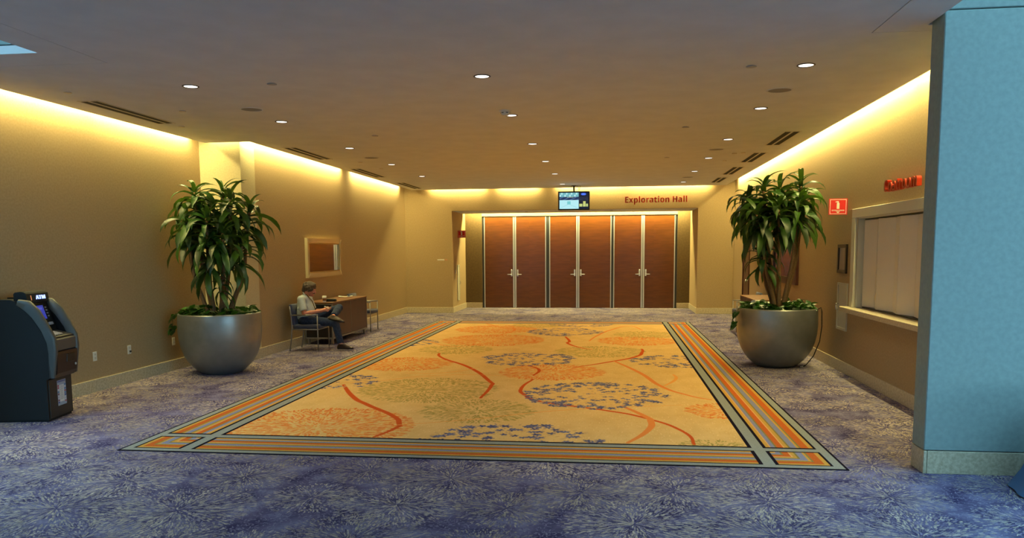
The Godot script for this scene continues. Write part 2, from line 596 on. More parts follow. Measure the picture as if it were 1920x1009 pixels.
func make_materials() -> void:
	var weave := noise_tex(3, 0.22, Color(0.35, 0.35, 0.35), Color(0.65, 0.65, 0.65), 512, 2)
	# grass-cloth wallpaper, tan
	var wall := plain(Color.WHITE, 0.85)
	wall.albedo_texture = noise_tex(11, 0.05, Color(0.615, 0.52, 0.37), Color(0.68, 0.585, 0.43), 512, 5)
	wall.heightmap_enabled = true
	wall.heightmap_texture = weave
	wall.heightmap_scale = 0.05
	M.wall = triplanar(wall, 1.1)
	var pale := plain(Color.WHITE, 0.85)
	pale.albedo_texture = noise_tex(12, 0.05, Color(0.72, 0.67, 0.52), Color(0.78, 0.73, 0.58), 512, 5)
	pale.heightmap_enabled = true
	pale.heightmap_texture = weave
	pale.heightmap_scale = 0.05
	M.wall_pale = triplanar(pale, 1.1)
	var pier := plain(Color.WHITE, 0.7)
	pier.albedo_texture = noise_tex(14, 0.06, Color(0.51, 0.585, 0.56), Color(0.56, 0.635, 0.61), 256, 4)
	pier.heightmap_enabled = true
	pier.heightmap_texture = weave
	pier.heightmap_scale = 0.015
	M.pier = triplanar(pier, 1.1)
	M.ceiling = triplanar(plain(Color.WHITE, 0.9), 0.4)
	M.ceiling.albedo_texture = noise_tex(21, 0.02, Color(0.82, 0.82, 0.81), Color(0.86, 0.86, 0.85), 256, 4)
	M.atrium_white = plain(Color(0.86, 0.86, 0.85), 0.8)
	M.plenum = plain(Color(0.75, 0.73, 0.68), 0.9)
	M.dark_gap = plain(Color(0.035, 0.03, 0.03), 0.8)
	var stone := plain(Color.WHITE, 0.45)
	stone.albedo_texture = noise_tex(8, 0.03, Color(0.66, 0.60, 0.48), Color(0.83, 0.78, 0.66), 512, 6)
	stone.heightmap_enabled = true
	stone.heightmap_texture = noise_tex(9, 0.05, Color.BLACK, Color.WHITE, 256, 4)
	stone.heightmap_scale = 0.015
	M.stone = triplanar(stone, 1.7)
	var carpet := plain(Color.WHITE, 0.95)
	carpet.albedo_texture = carpet_texture()
	carpet.specular_mode = BaseMaterial3D.SPECULAR_DISABLED
	carpet.heightmap_enabled = true
	carpet.heightmap_texture = noise_tex(17, 0.35, Color.BLACK, Color.WHITE, 512, 2)
	carpet.heightmap_scale = 0.25
	M.carpet = triplanar(carpet, 1.0 / 4.8)
	var rug := plain(Color.WHITE, 0.95)
	rug.albedo_texture = rug_texture()
	rug.specular_mode = BaseMaterial3D.SPECULAR_DISABLED
	M.rug = rug
	var wood := plain(Color.WHITE, 0.2)
	wood.albedo_texture = grain_texture(41, Color(0.35, 0.20, 0.08), Color(0.42, 0.24, 0.095), true)
	wood.metallic_specular = 0.5
	M.door_wood = triplanar(wood, 0.8)
	var walnut := plain(Color.WHITE, 0.35)
	walnut.albedo_texture = grain_texture(44, Color(0.20, 0.085, 0.045), Color(0.30, 0.13, 0.065), false)
	M.walnut = triplanar(walnut, 1.2)
	var top := plain(Color.WHITE, 0.35)
	top.albedo_texture = grain_texture(45, Color(0.40, 0.25, 0.13), Color(0.52, 0.34, 0.18), true)
	M.oak_top = triplanar(top, 1.2)
	M.steel = plain(Color(0.80, 0.81, 0.82), 0.35, 0.6)
	M.satin = plain(Color(0.62, 0.62, 0.61), 0.42, 0.9)
	M.chrome = plain(Color(0.82, 0.83, 0.84), 0.12, 1.0)
	M.white = plain(Color(0.82, 0.81, 0.77), 0.5)
	M.white_matte = plain(Color(0.78, 0.76, 0.70), 0.8)
	M.post = plain(Color(0.26, 0.27, 0.28), 0.4, 0.4)
	M.wall_olive = triplanar(plain(Color.WHITE, 0.85), 1.1)  # narrow strips beside the doors, a darker olive than the tan walls
	M.wall_olive.albedo_texture = noise_tex(13, 0.05, Color(0.36, 0.29, 0.17), Color(0.42, 0.34, 0.20), 256, 5)
	M.ring = plain(Color(0.30, 0.28, 0.26), 0.5)
	M.grille = plain(Color(0.56, 0.55, 0.53), 0.7)
	M.grille_light = plain(Color(0.66, 0.65, 0.63), 0.7)
	M.cream = plain(Color(0.84, 0.78, 0.66), 0.6)
	M.diffuser = plain(Color(0.80, 0.77, 0.70), 0.6)
	M.tube = glow(Color(1.0, 0.90, 0.66), 1.5)
	M.black = plain(Color(0.03, 0.03, 0.035), 0.4)
	M.black_matte = plain(Color(0.035, 0.035, 0.04), 0.8)
	M.red = plain(Color(0.80, 0.10, 0.09), 0.45)
	M.letter = plain(Color(0.74, 0.20, 0.07), 0.35)
	M.glass = plain(Color(1, 1, 1, 0.06), 0.02)
	M.glass.transparency = BaseMaterial3D.TRANSPARENCY_ALPHA
	M.champagne = plain(Color(0.90, 0.84, 0.66), 0.25, 0.45)
	M.champagne_dark = plain(Color(0.74, 0.62, 0.36), 0.3, 0.6)
	M.mirror = plain(Color(0.86, 0.86, 0.85), 0.02, 1.0)
	M.atm_black = plain(Color(0.02, 0.02, 0.024), 0.55)
	M.atm_dark = plain(Color(0.15, 0.135, 0.125), 0.5)
	M.atm_silver = plain(Color(0.31, 0.31, 0.30), 0.45, 0.3)
	M.atm_maroon = plain(Color(0.12, 0.055, 0.05), 0.35)
	M.atm_button = plain(Color(0.55, 0.55, 0.58), 0.5)
	M.brass = plain(Color(0.62, 0.52, 0.34), 0.35, 0.8)
	M.atm_screen = plain(Color.BLACK, 0.2)
	M.atm_screen.emission_enabled = true
	M.atm_screen.emission_texture = screen_image()
	M.atm_screen.emission = Color.WHITE
	M.atm_screen.emission_operator = BaseMaterial3D.EMISSION_OP_MULTIPLY
	M.atm_screen.emission_energy_multiplier = 0.9
	M.atm_poster = printed(poster_image())
	M.atm_glow = glow(Color(0.62, 0.70, 1.0), 2.0)
	M.atm_stripe = glow(Color(1.0, 0.62, 0.40), 0.35)
	M.chair_metal = plain(Color(0.56, 0.55, 0.53), 0.38, 0.8)
	var fab := plain(Color.WHITE, 0.95)
	fab.albedo_texture = noise_tex(51, 0.2, Color(0.20, 0.22, 0.32), Color(0.29, 0.31, 0.41), 256, 3)
	fab.rim_enabled = true
	fab.rim = 0.3
	M.chair_fabric = triplanar(fab, 4.0, false)
	M.walnut_dark = plain(Color(0.085, 0.05, 0.04), 0.5)
	M.paper = plain(Color(0.86, 0.84, 0.80), 0.7)
	M.cardboard = plain(Color(0.46, 0.31, 0.19), 0.85)
	M.print_blue = plain(Color(0.32, 0.38, 0.52), 0.7)
	M.sign_white = plain(Color(0.88, 0.86, 0.82), 0.5)
	M.frame_dark = plain(Color(0.07, 0.05, 0.045), 0.4)
	M.notice = plain(Color(0.62, 0.58, 0.54), 0.5)
	M.cabinet_paint = plain(Color(0.76, 0.74, 0.66), 0.5)
	M.hatch_paint = plain(Color(0.80, 0.79, 0.72), 0.45)
	M.shutter = plain(Color(0.88, 0.84, 0.77), 0.5)
	M.shutter_dark = plain(Color(0.40, 0.36, 0.33), 0.6)
	M.plate_pink = plain(Color(0.75, 0.52, 0.38), 0.5)
	M.tv_screen = plain(Color.BLACK, 0.25)
	M.tv_screen.emission_enabled = true
	M.tv_screen.emission_texture = tv_image()
	M.tv_screen.emission = Color.WHITE
	M.tv_screen.emission_operator = BaseMaterial3D.EMISSION_OP_MULTIPLY
	M.tv_screen.emission_energy_multiplier = 1.0
	M.cloth_blue = plain(Color(0.30, 0.42, 0.56), 0.9)
	var pot := plain(Color.WHITE, 0.36, 0.65)
	pot.albedo_texture = noise_tex(61, 0.02, Color(0.50, 0.505, 0.50), Color(0.57, 0.575, 0.565), 256, 4)
	M.pot = triplanar(pot, 1.0, false)
	M.soil = plain(Color(0.10, 0.075, 0.055), 0.95)
	var cane := plain(Color.WHITE, 0.8)
	cane.albedo_texture = noise_tex(63, 0.04, Color(0.33, 0.24, 0.15), Color(0.55, 0.43, 0.28), 256, 4)
	M.cane = triplanar(cane, 5.0, false)
	M.leaves = []
	for c in [Color(0.11, 0.23, 0.06), Color(0.15, 0.30, 0.07), Color(0.09, 0.18, 0.05), Color(0.21, 0.34, 0.09)]:
		var lm := plain(c, 0.45)
		lm.backlight_enabled = true
		lm.backlight = Color(0.18, 0.26, 0.05)
		M.leaves.append(lm)
	M.ivy = []
	for c in [Color(0.12, 0.30, 0.06), Color(0.18, 0.38, 0.08), Color(0.09, 0.22, 0.05)]:
		var lm := plain(c, 0.4)
		lm.backlight_enabled = true
		lm.backlight = Color(0.15, 0.24, 0.05)
		M.ivy.append(lm)
	M.vine = plain(Color(0.22, 0.30, 0.10), 0.7)
	M.skin = plain(Color(0.76, 0.50, 0.40), 0.55)
	M.skin.subsurf_scatter_enabled = true
	M.skin.subsurf_scatter_strength = 0.08
	M.eye = plain(Color(0.10, 0.07, 0.06), 0.2)
	var hair := plain(Color.WHITE, 0.8)
	hair.albedo_texture = noise_tex(71, 0.06, Color(0.16, 0.12, 0.09), Color(0.46, 0.40, 0.33), 256, 4)
	M.hair = triplanar(hair, 9.0, false)
	var shirt := plain(Color.WHITE, 0.9)
	shirt.albedo_texture = noise_tex(72, 0.05, Color(0.66, 0.70, 0.70), Color(0.78, 0.81, 0.80), 256, 3)
	M.shirt = triplanar(shirt, 3.0, false)
	M.lanyard = plain(Color(0.42, 0.30, 0.08), 0.7)
	var den := plain(Color.WHITE, 0.95)
	den.albedo_texture = noise_tex(73, 0.03, Color(0.09, 0.13, 0.22), Color(0.20, 0.26, 0.37), 256, 5)
	M.denim = triplanar(den, 3.0, false)
	M.shoe = plain(Color(0.16, 0.075, 0.04), 0.35)
	M.shoe_pale = plain(Color(0.30, 0.24, 0.17), 0.5)
	M.sole = plain(Color(0.09, 0.075, 0.06), 0.7)
	M.phone_screen = plain(Color(0.05, 0.06, 0.08), 0.1)

# ---------------------------------------------------------------- the room

func baseboard(called: String, from: Vector3, to: Vector3, out: Vector3, h := 0.16, first := 0.0) -> void:
	# travertine skirting in slabs with thin joints
	var root := setting(called, "pale travertine skirting in slabs along the wall foot")
	var d := to - from
	var len := d.length()
	var t := d / len
	var step := 1.22
	var at := 0.0
	var k := 0
	while at < len - 0.01:
		var end := minf(len, at + (first if k == 0 and first > 0.0 else step))
		var a := from + t * (at + (0.0015 if at > 0 else 0.0))
		var b := from + t * (end - (0.0015 if end < len else 0.0))
		var st := start()
		var depth := 0.018
		var mid := (a + b) / 2.0 + Vector3(0, h / 2.0, 0) + out * depth / 2.0
		var size := Vector3(absf(t.x) * (b - a).length() + absf(out.x) * depth, h, absf(t.z) * (b - a).length() + absf(out.z) * depth)
		cbox(st, Vector3.ZERO, size, 0.003)
		part("stone_slab", done(st), M.stone, root, mid)
		at = end
		k += 1

func build_shell() -> void:
	# floor: carpet wall to wall, on through the atrium
	struct("floor", block(Vector3(-13, -0.2, -24.4), Vector3(12, 0, 12)), M.carpet, Vector3.ZERO, "violet blue carpet with pale chrysanthemum bursts")
	var T := 0.3
	var H := 4.0
	# walls of the corridor (they rise past the ceiling into the light slot)
	struct("wall_left", block(Vector3(WL1 - T, 0, JOG), Vector3(WL1, H, -6.6)), M.wall, Vector3.ZERO, "tan textured wallpaper wall behind the cash machine")
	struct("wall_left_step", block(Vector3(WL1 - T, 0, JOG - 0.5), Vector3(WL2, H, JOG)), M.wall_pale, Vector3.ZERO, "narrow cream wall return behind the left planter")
	struct("wall_left_far", block(Vector3(WL2 - T, 0, -22.2), Vector3(WL2, H, JOG - 0.5)), M.wall, Vector3.ZERO, "tan textured wallpaper wall with the mirror")
	# end of the left wall towards the atrium, and the bulkhead over the opening
	struct("wall_left_wing", block(Vector3(-13, 0, -6.6), Vector3(WL1 + 0.0, 9.0, OPEN_Z)), M.pier, Vector3.ZERO, "pale wall beside the left end of the corridor")
	struct("wall_left_bulkhead", block(Vector3(WL1, CEIL + 0.08, -6.6), Vector3(OPEN_L, 9.0, OPEN_Z)), M.pier, Vector3.ZERO, "pale bulkhead above the left ceiling opening")
	# right wall with the coatroom hatch
	var hz0 := -11.12
	var hz1 := -8.45
	var hy0 := 0.95
	var hy1 := 2.18
	struct("wall_right", block(Vector3(WR, 0, -22.2), Vector3(WR + T, H, hz0)), M.wall, Vector3.ZERO, "tan wallpaper wall on the right")
	struct("wall_right_near", block(Vector3(WR, 0, hz1), Vector3(WR + T, H, -6.58)), M.wall, Vector3.ZERO, "tan wallpaper wall past the coatroom hatch")
	struct("wall_right_below", block(Vector3(WR, 0, hz0), Vector3(WR + T, hy0, hz1)), M.wall, Vector3.ZERO, "tan wallpaper wall below the coatroom hatch")
	struct("wall_right_above", block(Vector3(WR, hy1, hz0), Vector3(WR + T, H, hz1)), M.wall, Vector3.ZERO, "tan wallpaper wall above the coatroom hatch")
	# the pier at the right end: pale panels above a stone foot
	struct("wall_right_pier", block(Vector3(2.42, 0.185, -6.575), Vector3(12, 3.485, OPEN_Z), 0.006), M.pier, Vector3.ZERO, "pale wall end in daylight beside the coatroom corner")
	struct("wall_right_pier_upper", block(Vector3(2.42, 3.492, -6.575), Vector3(12, 9.0, OPEN_Z), 0.006), M.pier, Vector3.ZERO, "pale upper panels of the wall end in daylight")
	var pf := setting("baseboard_pier", "pale travertine foot of the wall end in daylight")
	part("stone_slab", block(Vector3(2.42, 0, -6.58), Vector3(2.445, 0.18, OPEN_Z), 0.003), M.stone, pf)
	part("stone_slab", block(Vector3(2.448, 0, -6.5), Vector3(4.2, 0.18, OPEN_Z), 0.003), M.stone, pf)
	part("stone_slab", block(Vector3(4.203, 0, -6.5), Vector3(12, 0.18, OPEN_Z), 0.003), M.stone, pf)
	# far wall round the alcove of the doors
	struct("wall_far_left", block(Vector3(WL2, 0, WF - T), Vector3(AL, H, WF)), M.wall, Vector3.ZERO, "tan wall left of the door alcove")
	struct("wall_far_right", block(Vector3(AR, 0, WF - T), Vector3(WR, H, WF)), M.wall, Vector3.ZERO, "tan wall right of the door alcove")
	struct("wall_far_header", block(Vector3(AL, SOFFIT, WF - 0.12), Vector3(AR, H, WF)), M.wall, Vector3.ZERO, "tan header above the door alcove")
	struct("wall_alcove_left", block(Vector3(AL - T, 0, WD), Vector3(AL, H, WF - T)), M.wall, Vector3.ZERO, "tan side of the door alcove with an extinguisher cabinet")
	struct("wall_alcove_right", block(Vector3(AR, 0, WD), Vector3(AR + T, H, WF - T)), M.wall, Vector3.ZERO, "tan right side of the door alcove")
	struct("wall_alcove_back", block(Vector3(AL - T, 0, WD - 0.3), Vector3(-3.955, H, WD)), M.wall_olive, Vector3.ZERO, "narrow dark olive wall strip left of the doors")
	struct("wall_alcove_back_right", block(Vector3(1.94, 0, WD - 0.3), Vector3(AR + T, H, WD)), M.wall_olive, Vector3.ZERO, "narrow dark olive wall strip right of the doors")
	struct("wall_alcove_back_top", block(Vector3(-3.955, 2.80, WD - 0.3), Vector3(1.94, H, WD)), M.wall, Vector3.ZERO, "tan strip above the doors")
	struct("wall_behind_doors", block(Vector3(-3.955, 0, WD - 0.4), Vector3(1.94, 2.80, WD - 0.3)), M.black_matte)
	struct("ceiling_alcove", block(Vector3(AL, SOFFIT, -23.62), Vector3(AR, SOFFIT + 0.08, WF - 0.12)), M.ceiling, Vector3.ZERO, "white soffit of the door alcove")
	struct("ceiling_alcove_lid", block(Vector3(AL, 3.25, WD), Vector3(AR, 3.33, WF - 0.12)), M.plenum)
	# ceiling, stopping short of the walls all round: the light slot
	var t := 0.07
	var cy := CEIL + t
	var E1 := -6.30
	var E2 := -5.56
	var ER := 3.02
	var EF := -21.70
	var SZ := -11.76
	var ce := "plain off white plaster ceiling"
	struct("ceiling", block(Vector3(E2, CEIL, EF), Vector3(ER, cy, -6.75)), M.ceiling, Vector3.ZERO, ce)
	struct("ceiling_left", block(Vector3(E1, CEIL, SZ), Vector3(E2, cy, -6.75)), M.ceiling, Vector3.ZERO, ce)
	struct("ceiling_bridge", block(Vector3(-4.50, CEIL, -6.75), Vector3(2.03, cy, 12)), M.ceiling, Vector3.ZERO, ce)
	struct("ceiling_edge_left", block(Vector3(E1, CEIL, -6.742), Vector3(-4.508, cy, OPEN_Z - 0.002)), M.ceiling, Vector3.ZERO, ce)
	struct("ceiling_edge_left_strip", block(Vector3(OPEN_L, CEIL, OPEN_Z), Vector3(-4.508, cy, 12)), M.ceiling, Vector3.ZERO, ce)
	struct("ceiling_edge_right", block(Vector3(2.038, CEIL, -6.742), Vector3(ER, cy, OPEN_Z - 0.247)), M.ceiling, Vector3.ZERO, ce)
	struct("ceiling_edge_right_strip", block(Vector3(2.038, CEIL, OPEN_Z - 0.247), Vector3(OPEN_R, cy, 12)), M.ceiling, Vector3.ZERO, ce)
	# lids above the slots, and a dark plenum over the joints
	struct("ceiling_slot_lid", block(Vector3(WL1 - 0.1, 3.86, -22.0), Vector3(WR + 0.1, 3.94, -6.4)), M.plenum)
	struct("ceiling_upper_slab", block(Vector3(OPEN_L, 3.86, -6.4), Vector3(OPEN_R, 4.2, 12)), M.plenum)
	struct("ceiling_bridge_side", block(Vector3(OPEN_L, cy, OPEN_Z), Vector3(OPEN_L + 0.05, 3.86, 12)), M.plenum)
	struct("ceiling_bridge_side_right", block(Vector3(OPEN_R - 0.05, cy, OPEN_Z), Vector3(OPEN_R, 3.86, 12)), M.plenum)
	struct("ceiling_slot_end_left", block(Vector3(WL1, CEIL + t, -6.70), Vector3(-4.5, 3.86, -6.6)), M.plenum)
	struct("ceiling_slot_end_right", block(Vector3(2.03, CEIL + t, -6.70), Vector3(WR, 3.86, -6.6)), M.plenum)
	# backs of the slots over the ceiling edge
	struct("ceiling_slot_back_left", block(Vector3(-6.05, cy, SZ), Vector3(-6.0, 3.86, -6.7)), M.plenum)
	struct("ceiling_slot_back_left_far", block(Vector3(-5.31, cy, EF + 0.2), Vector3(-5.26, 3.86, SZ)), M.plenum)
	struct("ceiling_slot_back_right", block(Vector3(2.75, cy, EF + 0.2), Vector3(2.80, 3.86, -6.7)), M.plenum)
	struct("ceiling_slot_back_far", block(Vector3(-5.31, cy, EF + 0.25), Vector3(2.80, 3.86, EF + 0.3)), M.plenum)
	# skirtings
	baseboard("baseboard_left", Vector3(WL1, 0, -6.6), Vector3(WL1, 0, JOG), Vector3.RIGHT, 0.16, 0.9)
	baseboard("baseboard_left_step", Vector3(WL1 + 0.018, 0, JOG), Vector3(WL2 + 0.018, 0, JOG), Vector3.BACK, 0.16)
	baseboard("baseboard_left_far", Vector3(WL2, 0, JOG), Vector3(WL2, 0, WF), Vector3.RIGHT, 0.16, 0.7)
	baseboard("baseboard_right", Vector3(WR, 0, -6.58), Vector3(WR, 0, WF), Vector3.LEFT, 0.16, 1.95)
	baseboard("baseboard_far_left", Vector3(WL2 + 0.018, 0, WF), Vector3(AL, 0, WF), Vector3.BACK, 0.16)
	baseboard("baseboard_far_right", Vector3(AR, 0, WF), Vector3(WR - 0.018, 0, WF), Vector3.BACK, 0.16)
	baseboard("baseboard_alcove_left", Vector3(AL, 0, WF + 0.018), Vector3(AL, 0, WD), Vector3.RIGHT, 0.16)
	baseboard("baseboard_alcove_right", Vector3(AR, 0, WF + 0.018), Vector3(AR, 0, WD), Vector3.LEFT, 0.16)
	baseboard("baseboard_alcove_back", Vector3(AL + 0.018, 0, WD), Vector3(-3.955, 0, WD), Vector3.BACK, 0.16)
	baseboard("baseboard_alcove_back_right", Vector3(1.94, 0, WD), Vector3(AR - 0.018, 0, WD), Vector3.BACK, 0.16)
	build_atrium()

func glazing(called: String, origin: Vector3, along: Vector3, width: float, y0: float, y1: float, cols: int, rows: int, label: String) -> void:
	# mullions and panes of a tall window wall
	var root := setting(called, label)
	var thin := Vector3(0.08, 0.08, 0.08)
	for c in cols + 1:
		var p := origin + along * width * c / cols
		part("mullion", block(p + Vector3(0, y0, 0) - thin / 2, p + Vector3(0, y1, 0) + thin / 2, 0.006), M.satin, root)
	for r in rows + 1:
		var y := lerpf(y0, y1, float(r) / rows)
		for c in cols:
			var a := origin + along * (width * c / cols + 0.04) + Vector3(0, y - 0.03, 0)
			var b := origin + along * (width * (c + 1) / cols - 0.04) + Vector3(0, y + 0.03, 0)
			var side := Vector3(absf(along.z), 0, absf(along.x)) * 0.03
			part("transom", block(a.min(b) - side, a.max(b) + side, 0.004), M.satin, root)
	for r in rows:
		for c in cols:
			var a := origin + along * (width * c / cols + 0.04) + Vector3(0, lerpf(y0, y1, float(r) / rows) + 0.03, 0)
			var b := origin + along * (width * (c + 1) / cols - 0.04) + Vector3(0, lerpf(y0, y1, float(r + 1) / rows) - 0.03, 0)
			var side := Vector3(absf(along.z), 0, absf(along.x)) * 0.005
			part("pane", block(a.min(b) - side, a.max(b) + side), M.glass, root)

func build_atrium() -> void:
	# the daylit hall behind the viewer: glass roofs on both sides of the bridge, a window wall on the right
	struct("wall_atrium_left", block(Vector3(-13.3, 0, -6.6), Vector3(-13, 9.3, 12)), M.atrium_white)
	struct("wall_atrium_back", block(Vector3(-13.3, 0, 12), Vector3(12.3, 9.3, 12.3)), M.atrium_white)
	struct("wall_atrium_right_sill", block(Vector3(12, 0, -6.6), Vector3(12.3, 0.3, 12)), M.atrium_white)
	struct("wall_atrium_right_head", block(Vector3(12, 4.5, -6.6), Vector3(12.3, 9.3, 12)), M.atrium_white)
	var y := 9.0
	for r in [[-13.0, -12.0, -6.6, 12.0], [-12.0, -5.2, -6.6, -5.6], [-12.0, -5.2, 10.5, 12.0], [-5.2, 2.8, -6.6, 12.0], [2.8, 11.0, -6.6, -5.6], [2.8, 11.0, 10.5, 12.0], [11.0, 12.0, -6.6, 12.0]]:
		struct("ceiling_atrium" if r[0] == -13.0 else "ceiling_atrium_%d" % int(100 + 10 * r[0] + r[2]), block(Vector3(r[0], y, r[2]), Vector3(r[1], y + 0.3, r[3])), M.atrium_white)
	skylight("window_1", -12.0, -5.2, -5.6, 10.5, y, 4, 8, "glass roof over the left side of the atrium")
	skylight("window_2", 2.8, 11.0, -5.6, 10.5, y, 5, 8, "glass roof over the right side of the atrium")
	glazing("window_3", Vector3(12.05, 0, -6.3), Vector3.BACK, 18.2, 0.34, 4.46, 8, 2, "window wall on the right of the atrium")

func skylight(called: String, x0: float, x1: float, z0: float, z1: float, y: float, cols: int, rows: int, label: String) -> void:
	var root := setting(called, label)
	for c in cols + 1:
		var x := lerpf(x0, x1, float(c) / cols)
		part("rafter", block(Vector3(x - 0.04, y + 0.02, z0), Vector3(x + 0.04, y + 0.22, z1), 0.006), M.atrium_white, root)
	for r in rows + 1:
		var z := lerpf(z0, z1, float(r) / rows)
		for c in cols:
			part("purlin", block(Vector3(lerpf(x0, x1, float(c) / cols) + 0.041, y + 0.10, z - 0.03), Vector3(lerpf(x0, x1, float(c + 1) / cols) - 0.041, y + 0.20, z + 0.03), 0.004), M.atrium_white, root)
	for r in rows:
		for c in cols:
			part("pane", block(Vector3(lerpf(x0, x1, float(c) / cols) + 0.041, y + 0.14, lerpf(z0, z1, float(r) / rows) + 0.031), Vector3(lerpf(x0, x1, float(c + 1) / cols) - 0.041, y + 0.15, lerpf(z0, z1, float(r + 1) / rows) - 0.031)), M.glass, root)

func build_rug() -> void:
	var st := start()
	var a := RUG_LO
	var b := RUG_HI
	var y := 0.006
	var c := [Vector3(a.x, y, a.y), Vector3(b.x, y, a.y), Vector3(b.x, y, b.y), Vector3(a.x, y, b.y)]
	var uv := [Vector2(0, 0), Vector2(1, 0), Vector2(1, 1), Vector2(0, 1)]
	for k in [0, 1, 2, 0, 2, 3]:
		st.set_uv(uv[k])
		st.add_vertex(c[k])
	for k in 4:
		var p: Vector3 = c[k]
		var q: Vector3 = c[(k + 1) % 4]
		var d := Vector3(0, -0.006, 0)
		var corner := [[p, uv[k]], [p + d, uv[k]], [q + d, uv[(k + 1) % 4]], [p, uv[k]], [q + d, uv[(k + 1) % 4]], [q, uv[(k + 1) % 4]]]
		for e in corner:
			st.set_uv(e[1])
			st.add_vertex(e[0])
	var o := part(numbered("area_rug"), done(st), M.rug, self)
	tag(o, "golden rug with flower motifs, orange stems and striped border inset in the carpet", "rug")

func build_doors() -> void:
	# three pairs of tall wooden doors
	var pairs := [[-3.87, -2.95, -2.01], [-1.86, -1.02, -0.04], [0.08, 0.925, 1.85]]
	var zf := WD - 0.03
	var n := 1
	var H := 2.775
	var frame := setting("trim_1", "dark metal frame and posts round the hall doors")
	part("head", block(Vector3(-3.955, 2.785, WD - 0.12), Vector3(1.94, 2.80, WD - 0.01), 0.002), M.satin, frame)
	for x in [[-3.955, -3.89], [-1.99, -1.88], [-0.02, 0.06], [1.87, 1.94]]:
		part("post", block(Vector3(x[0], 0, WD - 0.14), Vector3(x[1], 2.785, WD - 0.045), 0.002), M.post, frame)
	for pr in pairs:
		for side in 2:
			var x0: float = pr[0] if side == 0 else pr[1] + 0.006
			var x1: float = pr[1] - 0.006 if side == 0 else pr[2]
			var d := setting("door_%d" % n, "tall glossy brown wooden door leaf, %s" % ["first from the extinguisher side", "second from the extinguisher side", "left of the middle pair", "right of the middle pair", "second from the right alcove side", "beside the right alcove side"][n - 1])
			n += 1
			part("leaf", block(Vector3(x0, 0.008, zf - 0.045), Vector3(x1, H, zf), 0.003), M.door_wood, d)
			var outer := x0 if side == 0 else x1
			var s := 1.0 if side == 0 else -1.0
			part("edge_strip", block(Vector3(outer, 0.008, zf - 0.03), Vector3(outer - s * 0.026, H, zf + 0.008), 0.002), M.steel, d)
			var meet := x1 if side == 0 else x0
			part("meeting_stile", block(Vector3(meet - s * 0.044, 0.008, zf + 0.001), Vector3(meet - s * 0.001, H, zf + 0.014), 0.003), M.steel, d)
			var hx := meet - s * 0.085
			var plate := part("lock_plate", boxm(Vector3(0.045, 0.20, 0.012), 0.004), M.steel, d, Vector3(hx, 1.07, zf + 0.007))
			var lever := part("lever_handle", tube([Vector3(hx, 1.025, zf + 0.012), Vector3(hx, 1.025, zf + 0.06), Vector3(hx - s * 0.03, 1.025, zf + 0.068), Vector3(hx - s * 0.125, 1.025, zf + 0.066)], [0.013, 0.012, 0.012, 0.010], 10), M.steel, d)
			part("key_cylinder", disc(0.014, 0.012, 16, 0.002), M.steel, plate, Vector3(0, 0.065, 0.004), Basis(Vector3.RIGHT, PI / 2))
			lever.name = "lever_handle"

# ---------------------------------------------------------------- ceiling fittings and lamps

